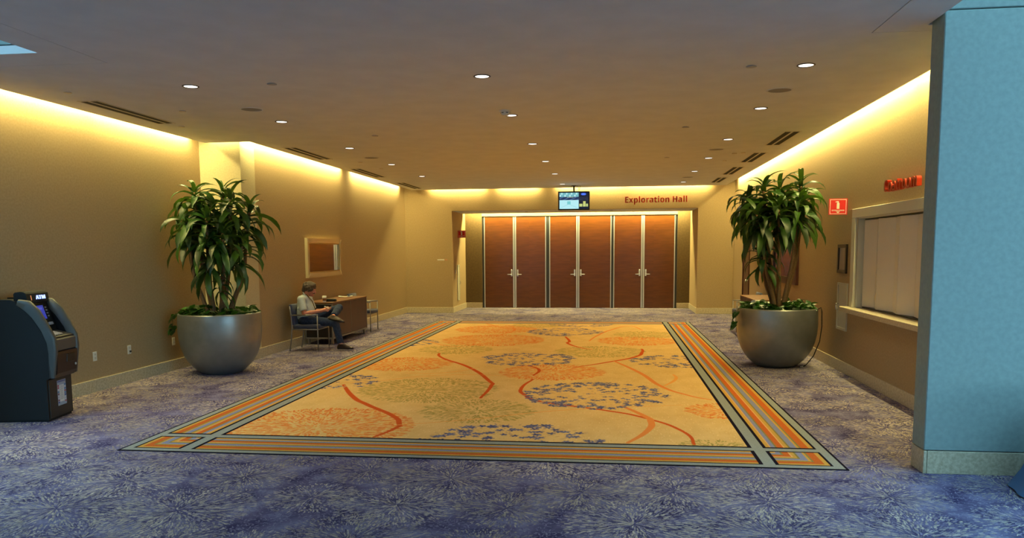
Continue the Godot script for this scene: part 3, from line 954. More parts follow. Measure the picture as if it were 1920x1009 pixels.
func build_ceiling_fittings() -> void:
	var lens_mat := glow(Color(1.0, 0.97, 0.92), 2.2)
	var ring := lathe([Vector2(0.066, 0.0), Vector2(0.082, 0.0), Vector2(0.085, -0.004), Vector2(0.078, -0.008), Vector2(0.068, -0.006), Vector2(0.066, 0.0)], 28)
	var lens := disc(0.067, 0.003, 28)
	var xs := [-4.30, -1.27, 1.78]
	var rows := [-7.8, -10.05, -12.75, -15.25, -17.75, -20.48]
	var near := ["of the left row", "of the middle row", "of the coatroom-side row"]
	var place := ["first from the atrium", "second from the atrium", "third from the atrium", "fourth from the atrium", "second to last before the doors", "last before the doors"]
	for c in 3:
		for r in rows.size():
			if c == 0 and r == 5:
				continue
			var t := thing("downlight", "small round downlight %s, %s" % [near[c], place[r]], "ceiling light", Vector3(xs[c], CEIL, rows[r]), 0.0, "recessed downlights in rows")
			part("trim_ring", ring, M.ring, t)
			part("lens", lens, lens_mat, t, Vector3(0, -0.004, 0))
			var s := SpotLight3D.new()
			s.name = "spot"
			s.position = Vector3(0, -0.012, 0)
			s.rotation.x = -PI / 2
			s.spot_angle = 42.0
			s.spot_angle_attenuation = 0.9
			s.spot_range = 30.0
			s.spot_attenuation = 2.0
			s.light_energy = SPOT_ENERGY
			s.light_color = SPOT_COLOR
			s.light_size = 0.05
			s.shadow_enabled = true
			t.add_child(s)
	# two small spots in the soffit of the alcove
	for x in [-2.45, -0.02]:
		var t := thing("soffit_spot", "tiny soffit spot %s" % ("before the first pair of doors" if x < -1.0 else "between the monitor and the last pair of doors"), "ceiling light", Vector3(x, SOFFIT, -22.75), 0.0, "tiny soffit spots")
		part("trim_ring", lathe([Vector2(0.032, 0.0), Vector2(0.045, 0.0), Vector2(0.045, -0.004), Vector2(0.034, -0.006), Vector2(0.032, 0.0)], 20), M.ring, t)
		part("lens", disc(0.033, 0.003, 20), lens_mat, t, Vector3(0, -0.003, 0))
	# round loudspeaker grilles
	var grille := lathe([Vector2(0, -0.004), Vector2(0.118, -0.004), Vector2(0.122, -0.007), Vector2(0.132, -0.007), Vector2(0.136, 0.0)], 32)
	var by := ["between the first two left downlights", "between the third and fourth left downlights", "between the first two right downlights", "between the third and fourth right downlights", "between the last two right downlights"]
	var sp := [Vector2(-4.28, -9.14), Vector2(-4.35, -14.1), Vector2(1.78, -8.96), Vector2(1.76, -13.98), Vector2(1.76, -19.14)]
	for k in 5:
		var t := thing("ceiling_speaker", "round grey loudspeaker grille in the ceiling %s" % by[k], "speaker", Vector3(sp[k].x, CEIL, sp[k].y), 0.0, "ceiling loudspeakers")
		part("rim", lathe([Vector2(0.12, 0.0), Vector2(0.12, -0.006), Vector2(0.128, -0.008), Vector2(0.136, -0.005), Vector2(0.138, 0.0)], 32), M.ceiling, t)
		part("grille", disc(0.121, 0.004, 32), M.grille, t, Vector3(0, -0.0045, 0))
	# sprinkler cover plates and small dark discs
	var caps := [[-5.73, -7.88, 0], [-5.14, -9.11, 0], [-5.78, -10.2, 0], [-4.77, -14.76, 0], [-4.72, -15.96, 0], [2.15, -14.58, 0], [2.29, -14.52, 0], [2.14, -15.75, 0], [-4.21, -20.39, 0], [-3.43, -7.81, 1], [1.28, -7.77, 1], [-3.47, -11.45, 1], [1.01, -11.39, 1], [1.0, -15.02, 1]]
	var cap_place := ["by the first left air slot", "left of the first loudspeaker", "past the first air slot", "right of the second air slot", "by the third air slot", "left of the right-hand air slots, beside another", "close to the right-hand air slots", "left of the second right-hand air slot", "by the far left corner", "right of the first left downlight", "left of the first right downlight", "right of the second left downlight", "left of the third right downlight", "left of the fourth right downlight"]
	for k in caps.size():
		var c: Array = caps[k]
		var dark: bool = c[2] == 1
		var t := thing("sprinkler_cover", "%s flat sprinkler cover disc in the ceiling %s" % ["grey" if dark else "cream", cap_place[k]], "sprinkler", Vector3(c[0], CEIL, c[1]), 0.0, "sprinkler covers")
		part("cover_plate", disc(0.05 if dark else 0.042, 0.004, 24, 0.001), M.grille_light if dark else M.cream, t, Vector3(0, -0.009, 0))
		part("collar", disc(0.034, 0.005, 20), M.ceiling, t, Vector3(0, -0.005, 0))
	# a domed detector
	var det := thing("smoke_detector", "white smoke detector hanging under the ceiling beside a middle downlight", "smoke detector", Vector3(-1.30, CEIL, -9.72))
	part("base", lathe([Vector2(0, -0.016), Vector2(0.07, -0.016), Vector2(0.075, -0.012), Vector2(0.075, 0.0)], 28), M.white, det)
	part("dome", lathe([Vector2(0, -0.062), Vector2(0.035, -0.060), Vector2(0.05, -0.048), Vector2(0.055, -0.030), Vector2(0.055, -0.016)], 28), M.white, det)
	for a in 6:
		var d := Vector3(cos(TAU * a / 6), 0, sin(TAU * a / 6))
		part("vent_slot", boxm(Vector3(0.004, 0.008, 0.03)), M.black, det, d * 0.055 + Vector3(0, -0.030, 0), Basis(Vector3.UP, -TAU * a / 6))
	# linear air diffusers: a frame, two dark slots
	var slots := [[-5.84, -8.34, -9.95, 0], [-5.24, -12.5, -14.2, 0], [-5.27, -15.9, -17.8, 0], [-5.24, -19.3, -21.2, 0], [2.60, -12.05, -13.58, 1], [2.60, -14.57, -16.12, 1], [2.60, -17.0, -18.65, 1], [2.60, -19.4, -20.8, 1]]
	var where := ["above the cash machine", "above the left planter side past the jog", "above the mirror", "by the far left corner", "above the right planter", "behind the first one on the right", "third along the right wall", "by the far right corner"]
	for k in slots.size():
		var s: Array = slots[k]
		var zc: float = (s[1] + s[2]) / 2.0
		var len: float = s[1] - s[2]
		var t := thing("air_diffuser", "two slot linear air diffuser in the ceiling %s" % where[k], "air vent", Vector3(s[0], CEIL, zc), 0.0, "linear air diffusers")
		var w := 0.25
		var g := 0.005
		part("backing", boxm(Vector3(w - 0.01, 0.002, len - 0.01)), M.dark_gap, t, Vector3(0, -0.003, 0))
		for e in [-1.0, 0.0, 1.0]:
			part("blade", boxm(Vector3(0.022 if e != 0.0 else 0.034, g, len), 0.002), M.diffuser, t, Vector3(e * (w / 2 - 0.011), -g / 2 - 0.001, 0))
		for e in [-1.0, 1.0]:
			part("end_cap", boxm(Vector3(w - 0.044, g, 0.03), 0.002), M.diffuser, t, Vector3(0, -g / 2 - 0.001, e * (len / 2 - 0.015)))

func cove_run(from: Vector3, to: Vector3, pieces: Array, where: String, strength := 1.0) -> void:
	# pieces: start and end of each lamp along the run, in metres
	var d := (to - from).normalized()
	var ends := {"over the end wall": "from the mirror wall", "above the doors": "from the extinguisher sign"}
	var words := ["first", "second", "third", "fourth", "fifth", "sixth"]
	var at := -1
	for p in pieces:
		at += 1
		var a: Vector3 = from + d * p[0]
		var b: Vector3 = from + d * p[1]
		var mid := (a + b) / 2.0
		var len := (b - a).length()
		var t := thing("cove_lamp", "strip lamp hidden in the slot %s, %s %s" % [where, words[at], ends.get(where, "from the atrium")], "lamp", mid, 0.0, "cove lamps " + where)
		var along_x := absf(d.x) > 0.5
		part("batten", boxm(Vector3(len if along_x else 0.06, 0.03, 0.06 if along_x else len), 0.004), M.white, t, Vector3(0, 0.05, 0))
		var half := Vector3(len / 2, 0, 0) if along_x else Vector3(0, 0, len / 2)
		part("tube", tube([-half + Vector3(0, 0.016, 0), half + Vector3(0, 0.016, 0)], 0.013, 8), M.tube, t)
		var l := AreaLight3D.new()
		l.name = "strip_light"
		l.rotation.x = -PI / 2
		l.area_size = Vector2(len, 0.05) if along_x else Vector2(0.05, len)
		l.light_energy = COVE_ENERGY * len * strength
		l.light_color = COVE_COLOR
		l.area_range = 40.0
		l.area_attenuation = 2.0
		l.shadow_enabled = true
		t.add_child(l)

func build_cove_lights() -> void:
	var y := 3.60
	cove_run(Vector3(WL1 + 0.06, y - 0.05, -6.9), Vector3(WL1 + 0.06, y - 0.05, -11.8), [[0.0, 2.35], [2.4, 4.75]], "over the cash machine wall")
	cove_run(Vector3(-6.30, y - 0.05, JOG + 0.06), Vector3(-5.64, y - 0.05, JOG + 0.06), [[0.0, 0.56]], "over the wall return", 0.28)
	cove_run(Vector3(WL2 + 0.06, y - 0.05, -12.0), Vector3(WL2 + 0.06, y - 0.05, -21.6), [[0.0, 2.35], [2.4, 4.6], [5.25, 7.6], [7.65, 9.3]], "over the mirror wall")
	cove_run(Vector3(-5.4, y - 0.05, WF + 0.06), Vector3(3.0, y - 0.05, WF + 0.06), [[0.35, 1.9], [2.25, 3.4], [3.9, 5.7], [5.8, 8.0]], "over the end wall")
	cove_run(Vector3(WR - 0.07, y, -6.75), Vector3(WR - 0.07, y, -21.6), [[0.0, 2.4], [2.45, 4.85], [4.9, 7.3], [7.35, 9.75], [9.8, 12.2], [12.25, 14.6]], "over the coatroom wall")
	cove_run(Vector3(AL, 3.06, WD + 0.20), Vector3(AR, 3.06, WD + 0.20), [[0.05, 2.25], [2.28, 4.48], [4.51, 6.73]], "above the doors", 1.9)

# ---------------------------------------------------------------- left wall: cash machine, sockets, mirror

var font_bold: SystemFont
var font_plain: SystemFont

func fonts() -> void:
	if font_bold:
		return
	font_bold = SystemFont.new()
	font_bold.font_names = PackedStringArray(["Droid Sans"])
	font_bold.font_weight = 700
	font_plain = SystemFont.new()
	font_plain.font_names = PackedStringArray(["Droid Sans"])

# letters as separate solid parts; x runs along the line, z towards the reader; cap is the height of a capital
func lettering(parent: Node3D, text: String, cap: float, depth: float, mat: Material, at: Vector3, basis := Basis.IDENTITY, bold := true, stretch := 1.0, centre := false) -> float:
	fonts()
	var f := font_bold if bold else font_plain
	var size := 64
	var pix := cap / (size * 0.714)
	var made := {}
	var x := 0.0
	if centre:
		x = -f.get_string_size(text, HORIZONTAL_ALIGNMENT_LEFT, -1, size).x * pix * stretch / 2.0
	for i in text.length():
		var ch := text[i]
		var adv := f.get_string_size(ch, HORIZONTAL_ALIGNMENT_LEFT, -1, size).x * pix * stretch
		if ch != " ":
			if not made.has(ch):
				var tm := TextMesh.new()
				tm.text = ch
				tm.font = f
				tm.font_size = size
				tm.pixel_size = pix
				tm.depth = depth
				tm.curve_step = 1.5
				tm.horizontal_alignment = HORIZONTAL_ALIGNMENT_CENTER
				tm.vertical_alignment = VERTICAL_ALIGNMENT_CENTER
				made[ch] = tm
			part("letter", made[ch], mat, parent, at + basis * Vector3(x + adv / 2.0, 0, 0), basis * Basis.from_scale(Vector3(stretch, 1, 1)))
		x += adv
	return x

const FACE_R := Basis(Vector3(0, 0, -1), Vector3(0, 1, 0), Vector3(1, 0, 0))    # front towards +x
const FACE_L := Basis(Vector3(0, 0, 1), Vector3(0, 1, 0), Vector3(-1, 0, 0))    # front towards -x

func screen_image() -> ImageTexture:
	# the cash machine's blue welcome screen with a small white emblem
	pw = 96; ph = 72
	px.resize(pw * ph * 3)
	for y in ph:
		for x in pw:
			put(x, y, 58, 66, 168)
	for y in range(10, 22):
		for x in range(14, 82):
			if (x / 3 + y / 4) % 3 != 0:
				put(x, y, 96, 108, 205)
	for y in range(32, 60):
		for x in range(40, 62):
			if (x % 9 < 6 and y % 8 < 5):
				put(x, y, 28, 30, 70)
	return canvas_texture()

func poster_image() -> ImageTexture:
	# notice sheet: blue head line, white sheet, rows of small coloured network marks down both sides
	pw = 96; ph = 192
	px.resize(pw * ph * 3)
	var r := RandomNumberGenerator.new()
	r.seed = 5
	for y in ph:
		for x in pw:
			put(x, y, 150, 160, 175)
	for y in range(4, 30):
		for x in range(4, 92):
			if y < 16 and (x * 7 + y / 5 * 3) % 11 < 7:
				put(x, y, 50, 62, 130)
	for k in 9:
		for side in 2:
			var cols := [[40, 60, 140], [170, 40, 50], [60, 110, 160], [200, 200, 205], [120, 60, 70]]
			var c: Array = cols[r.randi() % 5]
			for y in range(36 + k * 16, 46 + k * 16):
				for x in range(4 + side * 74, 20 + side * 74):
					put(x, y, c[0], c[1], c[2])
	for y in range(38, 166):
		for x in range(24, 72):
			var ink := y % 9 < 3 and x > 29 and x < 60 + (y * 7) % 10 and y > 44 and y < 150
			put(x, y, 110 if ink else 214, 112 if ink else 212, 120 if ink else 205)
	return canvas_texture()

func printed(tex: Texture2D, rough := 0.5) -> StandardMaterial3D:
	var m := plain(Color.WHITE, rough)
	m.albedo_texture = tex
	return m

func build_left_wall_things() -> void:
	build_cash_machine()
	# wall sockets
	var spots := [[-9.13, 0.45, "pale wall socket beside the cash machine", false], [-9.85, 0.445, "pale wall socket with a dark plug between the other two", true], [-10.94, 0.435, "pale wall socket in the shade of the left planter", false]]
	for s in spots:
		var t := thing("wall_socket", s[2], "socket", Vector3(WL1, s[1], s[0]), 0.0, "wall sockets")
		part("plate", boxm(Vector3(0.007, 0.118, 0.074), 0.002), M.white, t, Vector3(0.0035, 0, 0))
		for e in [-1.0, 1.0]:
			var rec := part("receptacle", boxm(Vector3(0.004, 0.034, 0.034), 0.0015), M.white_matte, t, Vector3(0.0085, e * 0.024, 0))
			for q in [-1.0, 1.0]:
				part("slot", boxm(Vector3(0.002, 0.010, 0.003)), M.black, rec, Vector3(0.0015, 0.003, q * 0.007))
		part("screw", disc(0.003, 0.002, 8), M.steel, t, Vector3(0.0065, 0, 0), Basis(Vector3.BACK, -PI / 2))
		if s[3]:
			part("plug", boxm(Vector3(0.022, 0.026, 0.026), 0.005), M.black, t, Vector3(0.02, -0.024, 0))
	# the mirror
	var mz0 := -14.47
	var mz1 := -16.38
	var m := thing("wall_mirror", "wide rectangular mirror in a champagne metal frame above the credenza", "mirror", Vector3(WL2, 1.635, (mz0 + mz1) / 2))
	var w := mz0 - mz1
	var h := 0.77
	for b in frame_bars(-w / 2, -h / 2, w / 2, h / 2, 0.095, 0.055, 0.022):
		part("frame_bar", b, M.champagne, m, Vector3.ZERO, FACE_R)
	for b in frame_bars(-w / 2 + 0.095, -h / 2 + 0.095, w / 2 - 0.095, h / 2 - 0.095, 0.022, 0.042, 0.006):
		part("inner_bar", b, M.champagne_dark, m, Vector3.ZERO, FACE_R)
	part("mirror_glass", boxm(Vector3(0.006, h - 0.19, w - 0.19)), M.mirror, m, Vector3(0.022, 0, 0))
	part("back_board", boxm(Vector3(0.016, h - 0.02, w - 0.02)), M.black_matte, m, Vector3(0.008, 0, 0))

func build_cash_machine() -> void:
	var t := thing("cash_machine", "black and silver cash machine with lit sign against the left wall", "cash machine", Vector3(-6.14, 0, -7.575), 0.17)
	var ox := 6.12
	var hz := 0.245
	# cabinet with its curved shoulders
	var side := PackedVector2Array()
	for p in [[-6.44, 0.02], [-5.83, 0.02], [-5.83, 0.44], [-5.80, 0.46], [-5.785, 0.72], [-5.80, 0.83], [-5.855, 0.95], [-5.93, 1.08], [-5.99, 1.15], [-6.06, 1.20], [-6.10, 1.26], [-6.14, 1.28], [-6.44, 1.28]]:
		side.append(Vector2(p[0] + ox, p[1]))
	for e in [-1.0, 1.0]:
		part("side_panel", prism(side, e * (hz - 0.02), e * hz), M.atm_black, t)
	var core := PackedVector2Array()
	for p in [[-6.43, 0.02], [-5.84, 0.02], [-5.84, 0.45], [-5.80, 0.46], [-5.79, 0.73], [-5.93, 0.90], [-6.03, 1.22], [-6.10, 1.265], [-6.43, 1.265]]:
		core.append(Vector2(p[0] + ox, p[1]))
	part("cabinet", prism(core, -hz + 0.021, hz - 0.021), M.atm_black, t)
	part("plinth", boxm(Vector3(0.58, 0.02, 0.46)), M.black_matte, t, Vector3(-0.01, 0.01, 0))
	# silver cheeks: a rounded band that follows the shoulder on each side
	var inner := [[-6.08, 1.225], [-6.00, 1.165], [-5.93, 1.09], [-5.85, 0.96], [-5.80, 0.83], [-5.79, 0.72], [-5.80, 0.46]]
	var outer := [[-6.06, 1.285], [-5.96, 1.265], [-5.87, 1.17], [-5.785, 1.01], [-5.725, 0.88], [-5.715, 0.75], [-5.755, 0.46]]
	for e in [-1.0, 1.0]:
		var st := start(true)
		var z0: float = e * (hz + 0.006)
		var z1: float = e * (hz - 0.045)
		for k in inner.size() - 1:
			var a0 := Vector3(inner[k][0] + ox, inner[k][1], z0)
			var a1 := Vector3(inner[k + 1][0] + ox, inner[k + 1][1], z0)
			var b0 := Vector3(outer[k][0] + ox, outer[k][1], z0)
			var b1 := Vector3(outer[k + 1][0] + ox, outer[k + 1][1], z0)
			var r := Vector3(0, 0, -e * 0.014)
			var q0 := b0.lerp(a0, 0.3)
			var q1 := b1.lerp(a1, 0.3)
			var nrm := (b0 - a0)
			quad(st, a0, a1, q1, q0, Vector3(0, 0, e))
			quad(st, q0, q1, b1 + r, b0 + r, Vector3(0, 0, e) + nrm * 8.0)
			var c0 := Vector3(b0.x, b0.y, z1)
			var c1 := Vector3(b1.x, b1.y, z1)
			quad(st, b0 + r, b1 + r, c1, c0, nrm)
			quad(st, c0, c1, Vector3(a1.x, a1.y, z1), Vector3(a0.x, a0.y, z1), Vector3(0, 0, -e))
		var i0 := 0
		for k in [0, inner.size() - 1]:
			var a0 := Vector3(inner[k][0] + ox, inner[k][1], z0)
			var b0 := Vector3(outer[k][0] + ox, outer[k][1], z0 - e * 0.014)
			quad(st, a0, b0, Vector3(b0.x, b0.y, z1), Vector3(a0.x, a0.y, z1), Vector3(0, 1 if k == 0 else -1, 0))
			i0 += 1
		part("cheek", done(st), M.atm_silver, t)
	# sloping fascia with the screen and what is set in it
	var tilt := Basis(Vector3.BACK, deg_to_rad(17.0))     # lean back from facing +x
	var slope := tilt * FACE_R
	var fascia := part("fascia", boxm(Vector3(0.012, 0.36, 0.40), 0.003), M.black, t, Vector3(0.152, 1.075, 0), tilt)
	part("screen_bezel", boxm(Vector3(0.01, 0.18, 0.25), 0.003), M.black_matte, fascia, Vector3(0.009, 0.055, 0.035))
	var q := QuadMesh.new()
	q.size = Vector2(0.215, 0.15)
	part("screen", q, M.atm_screen, fascia, Vector3(0.0155, 0.055, 0.035), FACE_R)
	for k in 4:
		part("function_button", boxm(Vector3(0.008, 0.014, 0.028), 0.002), M.atm_button, fascia, Vector3(0.009, 0.105 - k * 0.032, -0.125))
	part("card_slot", boxm(Vector3(0.02, 0.03, 0.075), 0.004), M.atm_button, fascia, Vector3(0.01, -0.075, -0.11))
	part("receipt_slot", boxm(Vector3(0.012, 0.014, 0.09), 0.003), M.atm_button, fascia, Vector3(0.009, -0.145, 0.02))
	part("speaker_knob", disc(0.026, 0.012, 20, 0.003), M.brass, fascia, Vector3(0.006, -0.075, 0.02), Basis(Vector3.BACK, -PI / 2))
	# keypad shelf
	var shelf_tilt := Basis(Vector3.BACK, deg_to_rad(-14.0))
	var shelf := part("keypad_shelf", boxm(Vector3(0.18, 0.02, 0.40), 0.004), M.atm_dark, t, Vector3(0.285, 0.895, 0), shelf_tilt)
	part("keypad", boxm(Vector3(0.11, 0.008, 0.16), 0.002), M.satin, shelf, Vector3(0.0, 0.014, 0.03))
	for r in 4:
		for c in 4:
			part("key", boxm(Vector3(0.02, 0.008, 0.028), 0.002), M.atm_button, shelf, Vector3(-0.038 + r * 0.026, 0.02, 0.085 - c * 0.037))
	# lip under the shelf and the dark dispenser door
	part("lip", boxm(Vector3(0.045, 0.13, 0.40), 0.012), M.atm_silver, t, Vector3(0.372, 0.80, 0))
	var door_poly := PackedVector2Array([Vector2(0.30, 0.44), Vector2(0.352, 0.45), Vector2(0.378, 0.50), Vector2(0.398, 0.70), Vector2(0.395, 0.725), Vector2(0.385, 0.73), Vector2(0.30, 0.73)])
	var dd := part("dispenser_door", prism(door_poly, -0.20, 0.20), M.atm_maroon, t)
	part("cash_tray", boxm(Vector3(0.03, 0.10, 0.17), 0.01), M.black, dd, Vector3(0.385, 0.645, -0.06), Basis(Vector3.BACK, deg_to_rad(-5.0)))
	part("lock", disc(0.014, 0.01, 16, 0.002), M.steel, dd, Vector3(0.386, 0.56, -0.165), Basis(Vector3.BACK, -PI / 2))
	part("safe_door", boxm(Vector3(0.014, 0.40, 0.44), 0.003), M.atm_dark, t, Vector3(0.29, 0.235, 0))
	var pq := QuadMesh.new()
	pq.size = Vector2(0.175, 0.27)
	part("notice_sheet", pq, M.atm_poster, t, Vector3(0.2985, 0.27, -0.02), FACE_R)
	# the lit sign on top
	var head := PackedVector2Array([Vector2(-0.01, 1.24), Vector2(0.115, 1.235), Vector2(0.13, 1.25), Vector2(0.115, 1.335), Vector2(0.10, 1.352), Vector2(0.06, 1.360), Vector2(0.005, 1.352), Vector2(-0.01, 1.335)])
	var sign_box := part("sign_box", prism(head, -0.215, 0.200), M.black_matte, t)
	part("sign_lamp", boxm(Vector3(0.004, 0.05, 0.012), 0.001), M.atm_stripe, sign_box, Vector3(0.124, 1.292, 0.12), Basis(Vector3.BACK, deg_to_rad(9.0)))
	lettering(sign_box, "ATM", 0.040, 0.006, M.atm_glow, Vector3(0.126, 1.292, 0.035), Basis(Vector3.BACK, deg_to_rad(9.0)) * FACE_R, true, 1.55)
	var l := AreaLight3D.new()
	l.name = "screen_light"
	l.area_size = Vector2(0.21, 0.15)
	l.transform = Transform3D(slope.rotated(Vector3.UP, PI), Vector3(0.20, 1.13, 0.035))
	l.light_color = Color(0.45, 0.5, 1.0)
	l.light_energy = 0.01
	l.area_range = 20.0
	l.area_attenuation = 2.0
	l.shadow_enabled = true
	t.add_child(l)

# ---------------------------------------------------------------- credenzas and armchairs

func make_chair(label: String, at: Vector3, turn: float) -> Node3D:
	# local +x is the way the sitter faces
	var t := thing("armchair", label, "chair", at, turn, "")
	var w := 0.27
	for s in [-1.0, 1.0]:
		part("leg", tube([Vector3(0.235, 0, s * w), Vector3(0.235, 0.635, s * w)], 0.0115, 8), M.chair_metal, t)
		part("leg", tube([Vector3(-0.29, 0, s * w), Vector3(-0.255, 0.20, s * w), Vector3(-0.235, 0.40, s * w), Vector3(-0.245, 0.63, s * w), Vector3(-0.27, 0.80, s * w)], 0.0115, 8), M.chair_metal, t)
		part("armrest", tube([Vector3(-0.262, 0.637, s * w), Vector3(0.246, 0.645, s * w)], 0.0135, 8), M.chair_metal, t)
		part("side_rail", tube([Vector3(-0.24, 0.385, s * w), Vector3(0.235, 0.385, s * w)], 0.010, 8), M.chair_metal, t)
	part("front_rail", tube([Vector3(0.235, 0.385, -w), Vector3(0.235, 0.385, w)], 0.010, 8), M.chair_metal, t)
	part("rear_rail", tube([Vector3(-0.238, 0.385, -w), Vector3(-0.238, 0.385, w)], 0.010, 8), M.chair_metal, t)
	part("seat", cushion(Vector3(0.49, 0.075, 0.50), 0.022), M.chair_fabric, t, Vector3(0.012, 0.432, 0), Basis(Vector3.BACK, 0.02))
	part("backrest", cushion(Vector3(0.055, 0.37, 0.51), 0.022), M.chair_fabric, t, Vector3(-0.245, 0.645, 0), Basis(Vector3.BACK, 0.13))
	return t

# a soft-edged pad
func cushion(size: Vector3, r: float) -> ArrayMesh:
	var st := start(true)
	var n := 4
	var h := size / 2.0 - Vector3.ONE * r
	# rounded box: a sphere's octants pushed apart
	var lat := n * 2
	var lon := n * 4
	var grid := []
	for i in lat + 1:
		var row := []
		var th := PI * i / lat - PI / 2
		for j in lon + 1:
			var ph_ := TAU * (j % lon) / lon + 0.0001
			var d := Vector3(cos(th) * cos(ph_), sin(th), cos(th) * sin(ph_))
			var s := Vector3(signf(cos(ph_)) if absf(cos(ph_)) > 0.01 else (1.0 if (j % lon) * 4 < lon * 2 else -1.0), signf(sin(th)) if absf(sin(th)) > 0.001 else 1.0, signf(sin(ph_)))
			row.append(s * h + d * r)
		grid.append(row)
	for i in lat:
		for j in lon:
			var a: Vector3 = grid[i][j]
			var b: Vector3 = grid[i][j + 1]
			var c: Vector3 = grid[i + 1][j + 1]
			var d: Vector3 = grid[i + 1][j]
			var m := (a + b + c + d) / 4.0
			if (a - b).length() > 1e-5:
				tri(st, a, b, c, m / size)
			if (c - d).length() > 1e-5:
				tri(st, a, c, d, m / size)
	var top := PackedVector3Array([Vector3(-h.x, 0, -h.z), Vector3(h.x, 0, -h.z), Vector3(h.x, 0, h.z), Vector3(-h.x, 0, h.z)])
	for e in [-1.0, 1.0]:
		var y := Vector3(0, e * size.y / 2.0, 0)
		quad(st, top[0] + y, top[1] + y, top[2] + y, top[3] + y, y)
	return done(st)

func make_credenza(label: String, at: Vector3, turn: float, length: float) -> Node3D:
	# local +x is the front, z runs along it; at is the middle of its base
	var t := thing("credenza", label, "cabinet", at, turn)
	var d := 0.56
	var y0 := 0.105
	var y1 := 0.775
	var hl := length / 2.0
	for sx in [-1.0, 1.0]:
		for sz in [-1.0, 1.0]:
			part("leg", boxm(Vector3(0.035, y0, 0.06), 0.003), M.chair_metal, t, Vector3(sx * (d / 2 - 0.05), y0 / 2, sz * (hl - 0.08)))
			part("corner_post", boxm(Vector3(0.028, y1 - y0, 0.028), 0.002), M.chair_metal, t, Vector3(sx * (d / 2 - 0.014), (y0 + y1) / 2, sz * (hl - 0.014)))
	for sz in [-1.0, 1.0]:
		part("bottom_rail", boxm(Vector3(d - 0.056, 0.028, 0.028), 0.002), M.chair_metal, t, Vector3(0, y0 + 0.014, sz * (hl - 0.014)))
		part("top_rail", boxm(Vector3(d - 0.056, 0.022, 0.028), 0.002), M.chair_metal, t, Vector3(0, y1 - 0.011, sz * (hl - 0.014)))
		part("end_panel", boxm(Vector3(d - 0.058, y1 - y0 - 0.052, 0.016), 0.002), M.walnut_dark, t, Vector3(0, (y0 + y1) / 2 + 0.003, sz * (hl - 0.02)))
	for sx in [-1.0, 1.0]:
		part("bottom_rail", boxm(Vector3(0.028, 0.026, length - 0.056), 0.002), M.chair_metal, t, Vector3(sx * (d / 2 - 0.014), y0 + 0.013, 0))
	part("back_panel", boxm(Vector3(0.012, y1 - y0 - 0.05, length - 0.06)), M.walnut_dark, t, Vector3(-d / 2 + 0.012, (y0 + y1) / 2, 0))
	part("mullion", boxm(Vector3(0.028, y1 - y0 - 0.028, 0.016), 0.002), M.chair_metal, t, Vector3(d / 2 - 0.014, (y0 + y1) / 2 + 0.014, 0))
	for s in [-1.0, 1.0]:
		var w := hl - 0.028 - 0.012
		var door := part("door", boxm(Vector3(0.02, y1 - y0 - 0.034, w), 0.002), M.walnut, t, Vector3(d / 2 - 0.016, (y0 + y1) / 2 + 0.014, s * (w / 2 + 0.010)))
		part("finger_pull", boxm(Vector3(0.008, 0.014, 0.12), 0.002), M.black, door, Vector3(0.009, (y1 - y0) / 2 - 0.03, s * -w / 4))
	part("shelf", boxm(Vector3(d - 0.06, 0.02, length - 0.06)), M.walnut_dark, t, Vector3(0, y0 + 0.04, 0))
	part("worktop", boxm(Vector3(d + 0.012, 0.028, length + 0.012), 0.003), M.oak_top, t, Vector3(0, y1 + 0.014, 0))
	return t

func build_seating() -> void:
	make_credenza("walnut and steel credenza with a cup on it below the mirror", Vector3(-5.49, 0, -15.26), 0.0, 2.10)
	make_chair("blue-grey armchair with metal frame in which the man sits", Vector3(-5.37, 0, -13.5), 0.0)
	make_chair("empty grey armchair past the far end of the left credenza", Vector3(-5.47, 0, -16.88), 0.0)
	make_credenza("walnut credenza half hidden behind the right planter", Vector3(2.95, 0, -16.0), PI, 1.7)
	make_chair("armchair by the right wall, half hidden behind the right planter", Vector3(2.87, 0, -17.30), PI)
	# what lies on the left credenza
	var y := 0.803
	var cup := thing("paper_cup", "white lidded paper coffee cup with brown sleeve on the left credenza", "cup", Vector3(-5.40, y, -14.31))
	part("cup_body", lathe([Vector2(0, 0.002), Vector2(0.028, 0.0), Vector2(0.030, 0.003), Vector2(0.040, 0.100), Vector2(0, 0.100)], 24), M.paper, cup)
	part("sleeve", lathe([Vector2(0.0318, 0.025), Vector2(0.0338, 0.025), Vector2(0.0385, 0.078), Vector2(0.0365, 0.078)], 24), M.cardboard, cup)
	part("lid", lathe([Vector2(0.041, 0.098), Vector2(0.043, 0.102), Vector2(0.040, 0.106), Vector2(0.037, 0.118), Vector2(0.034, 0.118), Vector2(0.032, 0.114), Vector2(0, 0.114)], 24), M.paper, cup)
	var bag := thing("glasses_case", "flat black case lying beside the coffee cup", "case", Vector3(-5.33, y, -14.47), 0.05)
	part("lower_shell", cushion(Vector3(0.20, 0.030, 0.10), 0.012), M.black_matte, bag, Vector3(0, 0.015, 0))
	part("upper_shell", cushion(Vector3(0.196, 0.024, 0.096), 0.011), M.black, bag, Vector3(0, 0.040, 0))
	var papers := thing("leaflet", "open white leaflet lying on the far end of the left credenza", "paper", Vector3(-5.56, y, -15.95), 0.3)
	for s in [-1.0, 1.0]:
		part("page", boxm(Vector3(0.15, 0.002, 0.21)), M.paper, papers, Vector3(s * 0.073, 0.012, 0), Basis(Vector3.BACK, s * 0.12))
	part("printed_band", boxm(Vector3(0.05, 0.0015, 0.18)), M.print_blue, papers, Vector3(0.07, 0.0142, 0), Basis(Vector3.BACK, 0.12))

# ---------------------------------------------------------------- planters

